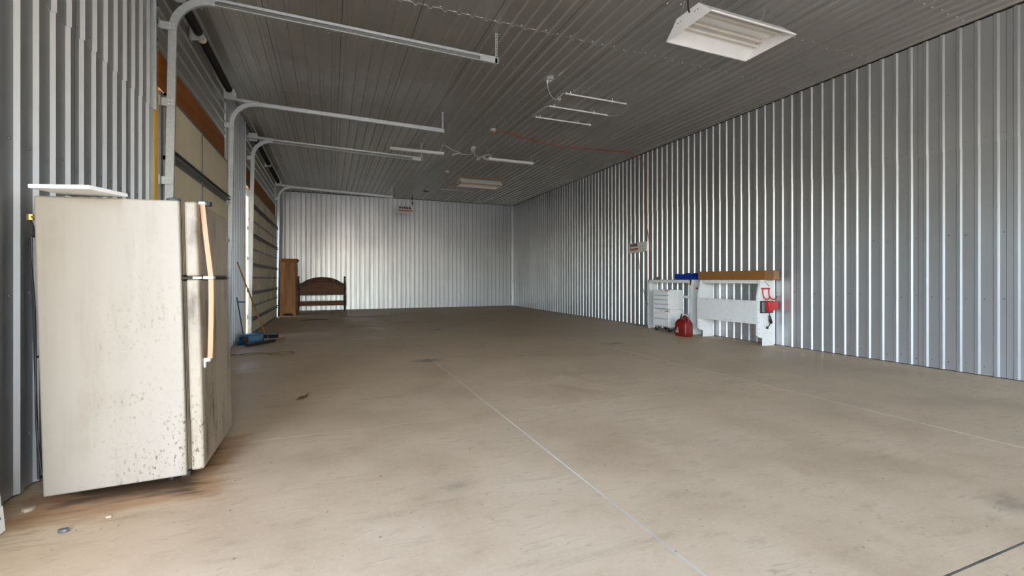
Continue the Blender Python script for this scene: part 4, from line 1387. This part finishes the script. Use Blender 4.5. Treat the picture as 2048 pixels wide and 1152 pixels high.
MB().tube(smoothline([(gx, gy + 0.03, 0.335), (gx, gy + 0.01, 0.40), (gx, gy - 0.05, 0.415), (gx, gy - 0.12, 0.36), (gx, gy - 0.135, 0.27)], 5), 0.019, 10).build('carry_handle', M['red'], gc, smooth=60)
MB().lathe([(0.034, 0.29), (0.034, 0.345), (0.028, 0.35)], (gx, gy + 0.095, 0), 'z', 14).build('cap', M['black'], gc, smooth=40)
MB().tube([(gx, gy + 0.095, 0.345), (gx - 0.005, gy + 0.075, 0.39), (gx - 0.005, gy + 0.06, 0.46)], [0.022, 0.016, 0.009], 10).build('spout', M['black'], gc, smooth=50)
MB().lathe([(0.016, 0.34), (0.016, 0.375), (0.005, 0.38)], (gx + 0.04, gy - 0.03, 0), 'z', 10).build('vent_cap', M['black'], gc)
MB().prism([(gy + 0.02, 0.07), (gy + 0.11, 0.07), (gy + 0.10, 0.13), (gy + 0.07, 0.13), (gy + 0.06, 0.19), (gy + 0.04, 0.19), (gy + 0.03, 0.12)], 'x', gx - w2 - 0.0025, gx - w2 + 0.004).build('label', M['chip'], gc)

# battery charger on the near shelf end, with dangling cord
ch = thing('battery_charger', 'red and black battery charger mounted on the end of the near shelf frame', 'charger', (7.27, 5.80, 0.69))
CY = S2Y0 - 0.004
MB().box(7.105, CY - 0.03, 0.585, 7.40, CY, 0.80).build('base', M['black'], ch, bevel=0.006)
for i in range(3):
    MB().box(7.125 + i * 0.03, CY - 0.034, 0.60, 7.138 + i * 0.03, CY - 0.029, 0.78).build('slot', M['galv'], ch)
MB().prism([(7.20, 0.795), (7.43, 0.795), (7.45, 0.70), (7.43, 0.655), (7.33, 0.63), (7.27, 0.60), (7.215, 0.61)], 'y', CY - 0.10, CY - 0.028).build('battery', M['red_bright'], ch, bevel=0.010)
MB().tube(smoothline([(7.31, CY - 0.02, 0.59), (7.31, CY - 0.03, 0.53), (7.30, CY - 0.03, 0.47), (7.32, CY - 0.03, 0.42), (7.30, CY - 0.03, 0.36), (7.26, CY - 0.03, 0.33)], 5), 0.007, 8).build('cord', M['black'], ch, smooth=60)
bn = MB().tube(smoothline([(7.30, CY - 0.03, 0.53), (7.33, CY - 0.035, 0.47), (7.35, CY - 0.035, 0.41), (7.32, CY - 0.035, 0.41), (7.30, CY - 0.035, 0.47), (7.31, CY - 0.04, 0.53)], 5), 0.016, 8)
bn.build('cord_bundle', M['black'], ch, smooth=60)
MB().box(7.235, CY - 0.045, 0.30, 7.265, CY - 0.018, 0.345).build('plug', M['black'], ch, bevel=0.004)
# red double hook
hk = thing('utility_hook', 'red double utility hook on the end of the near shelf frame', 'hook', (7.27, 5.81, 0.93))
MB().box(7.135, CY - 0.014, 1.005, 7.345, CY, 1.035).build('back_bar', M['red_bright'], hk, bevel=0.004)
MB().tube(smoothline([(7.165, CY - 0.010, 1.02), (7.165, CY - 0.012, 0.93), (7.175, CY - 0.03, 0.86), (7.22, CY - 0.05, 0.825), (7.27, CY - 0.05, 0.845), (7.30, CY - 0.045, 0.88)], 6), 0.010, 8).build('hook_arm', M['red_bright'], hk, smooth=60)
MB().tube(smoothline([(7.315, CY - 0.010, 1.02), (7.315, CY - 0.012, 0.92), (7.325, CY - 0.03, 0.86), (7.37, CY - 0.06, 0.825), (7.43, CY - 0.06, 0.845), (7.47, CY - 0.055, 0.885)], 6), 0.010, 8).build('hook_arm', M['red_bright'], hk, smooth=60)
pn = thing('marker_rod', 'white rod hanging at a slant above the red hook', 'rod', (7.25, 5.81, 1.15))
MB().tube([(7.185, CY - 0.012, 1.160), (7.325, CY - 0.012, 1.065)], 0.011, 8).build('barrel', M['white'], pn, smooth=40)
MB().tube([(7.19, CY - 0.023, 1.150), (7.31, CY - 0.023, 1.068)], 0.003, 6).build('stripe', M['black'], pn)

bpy.context.view_layer.update()
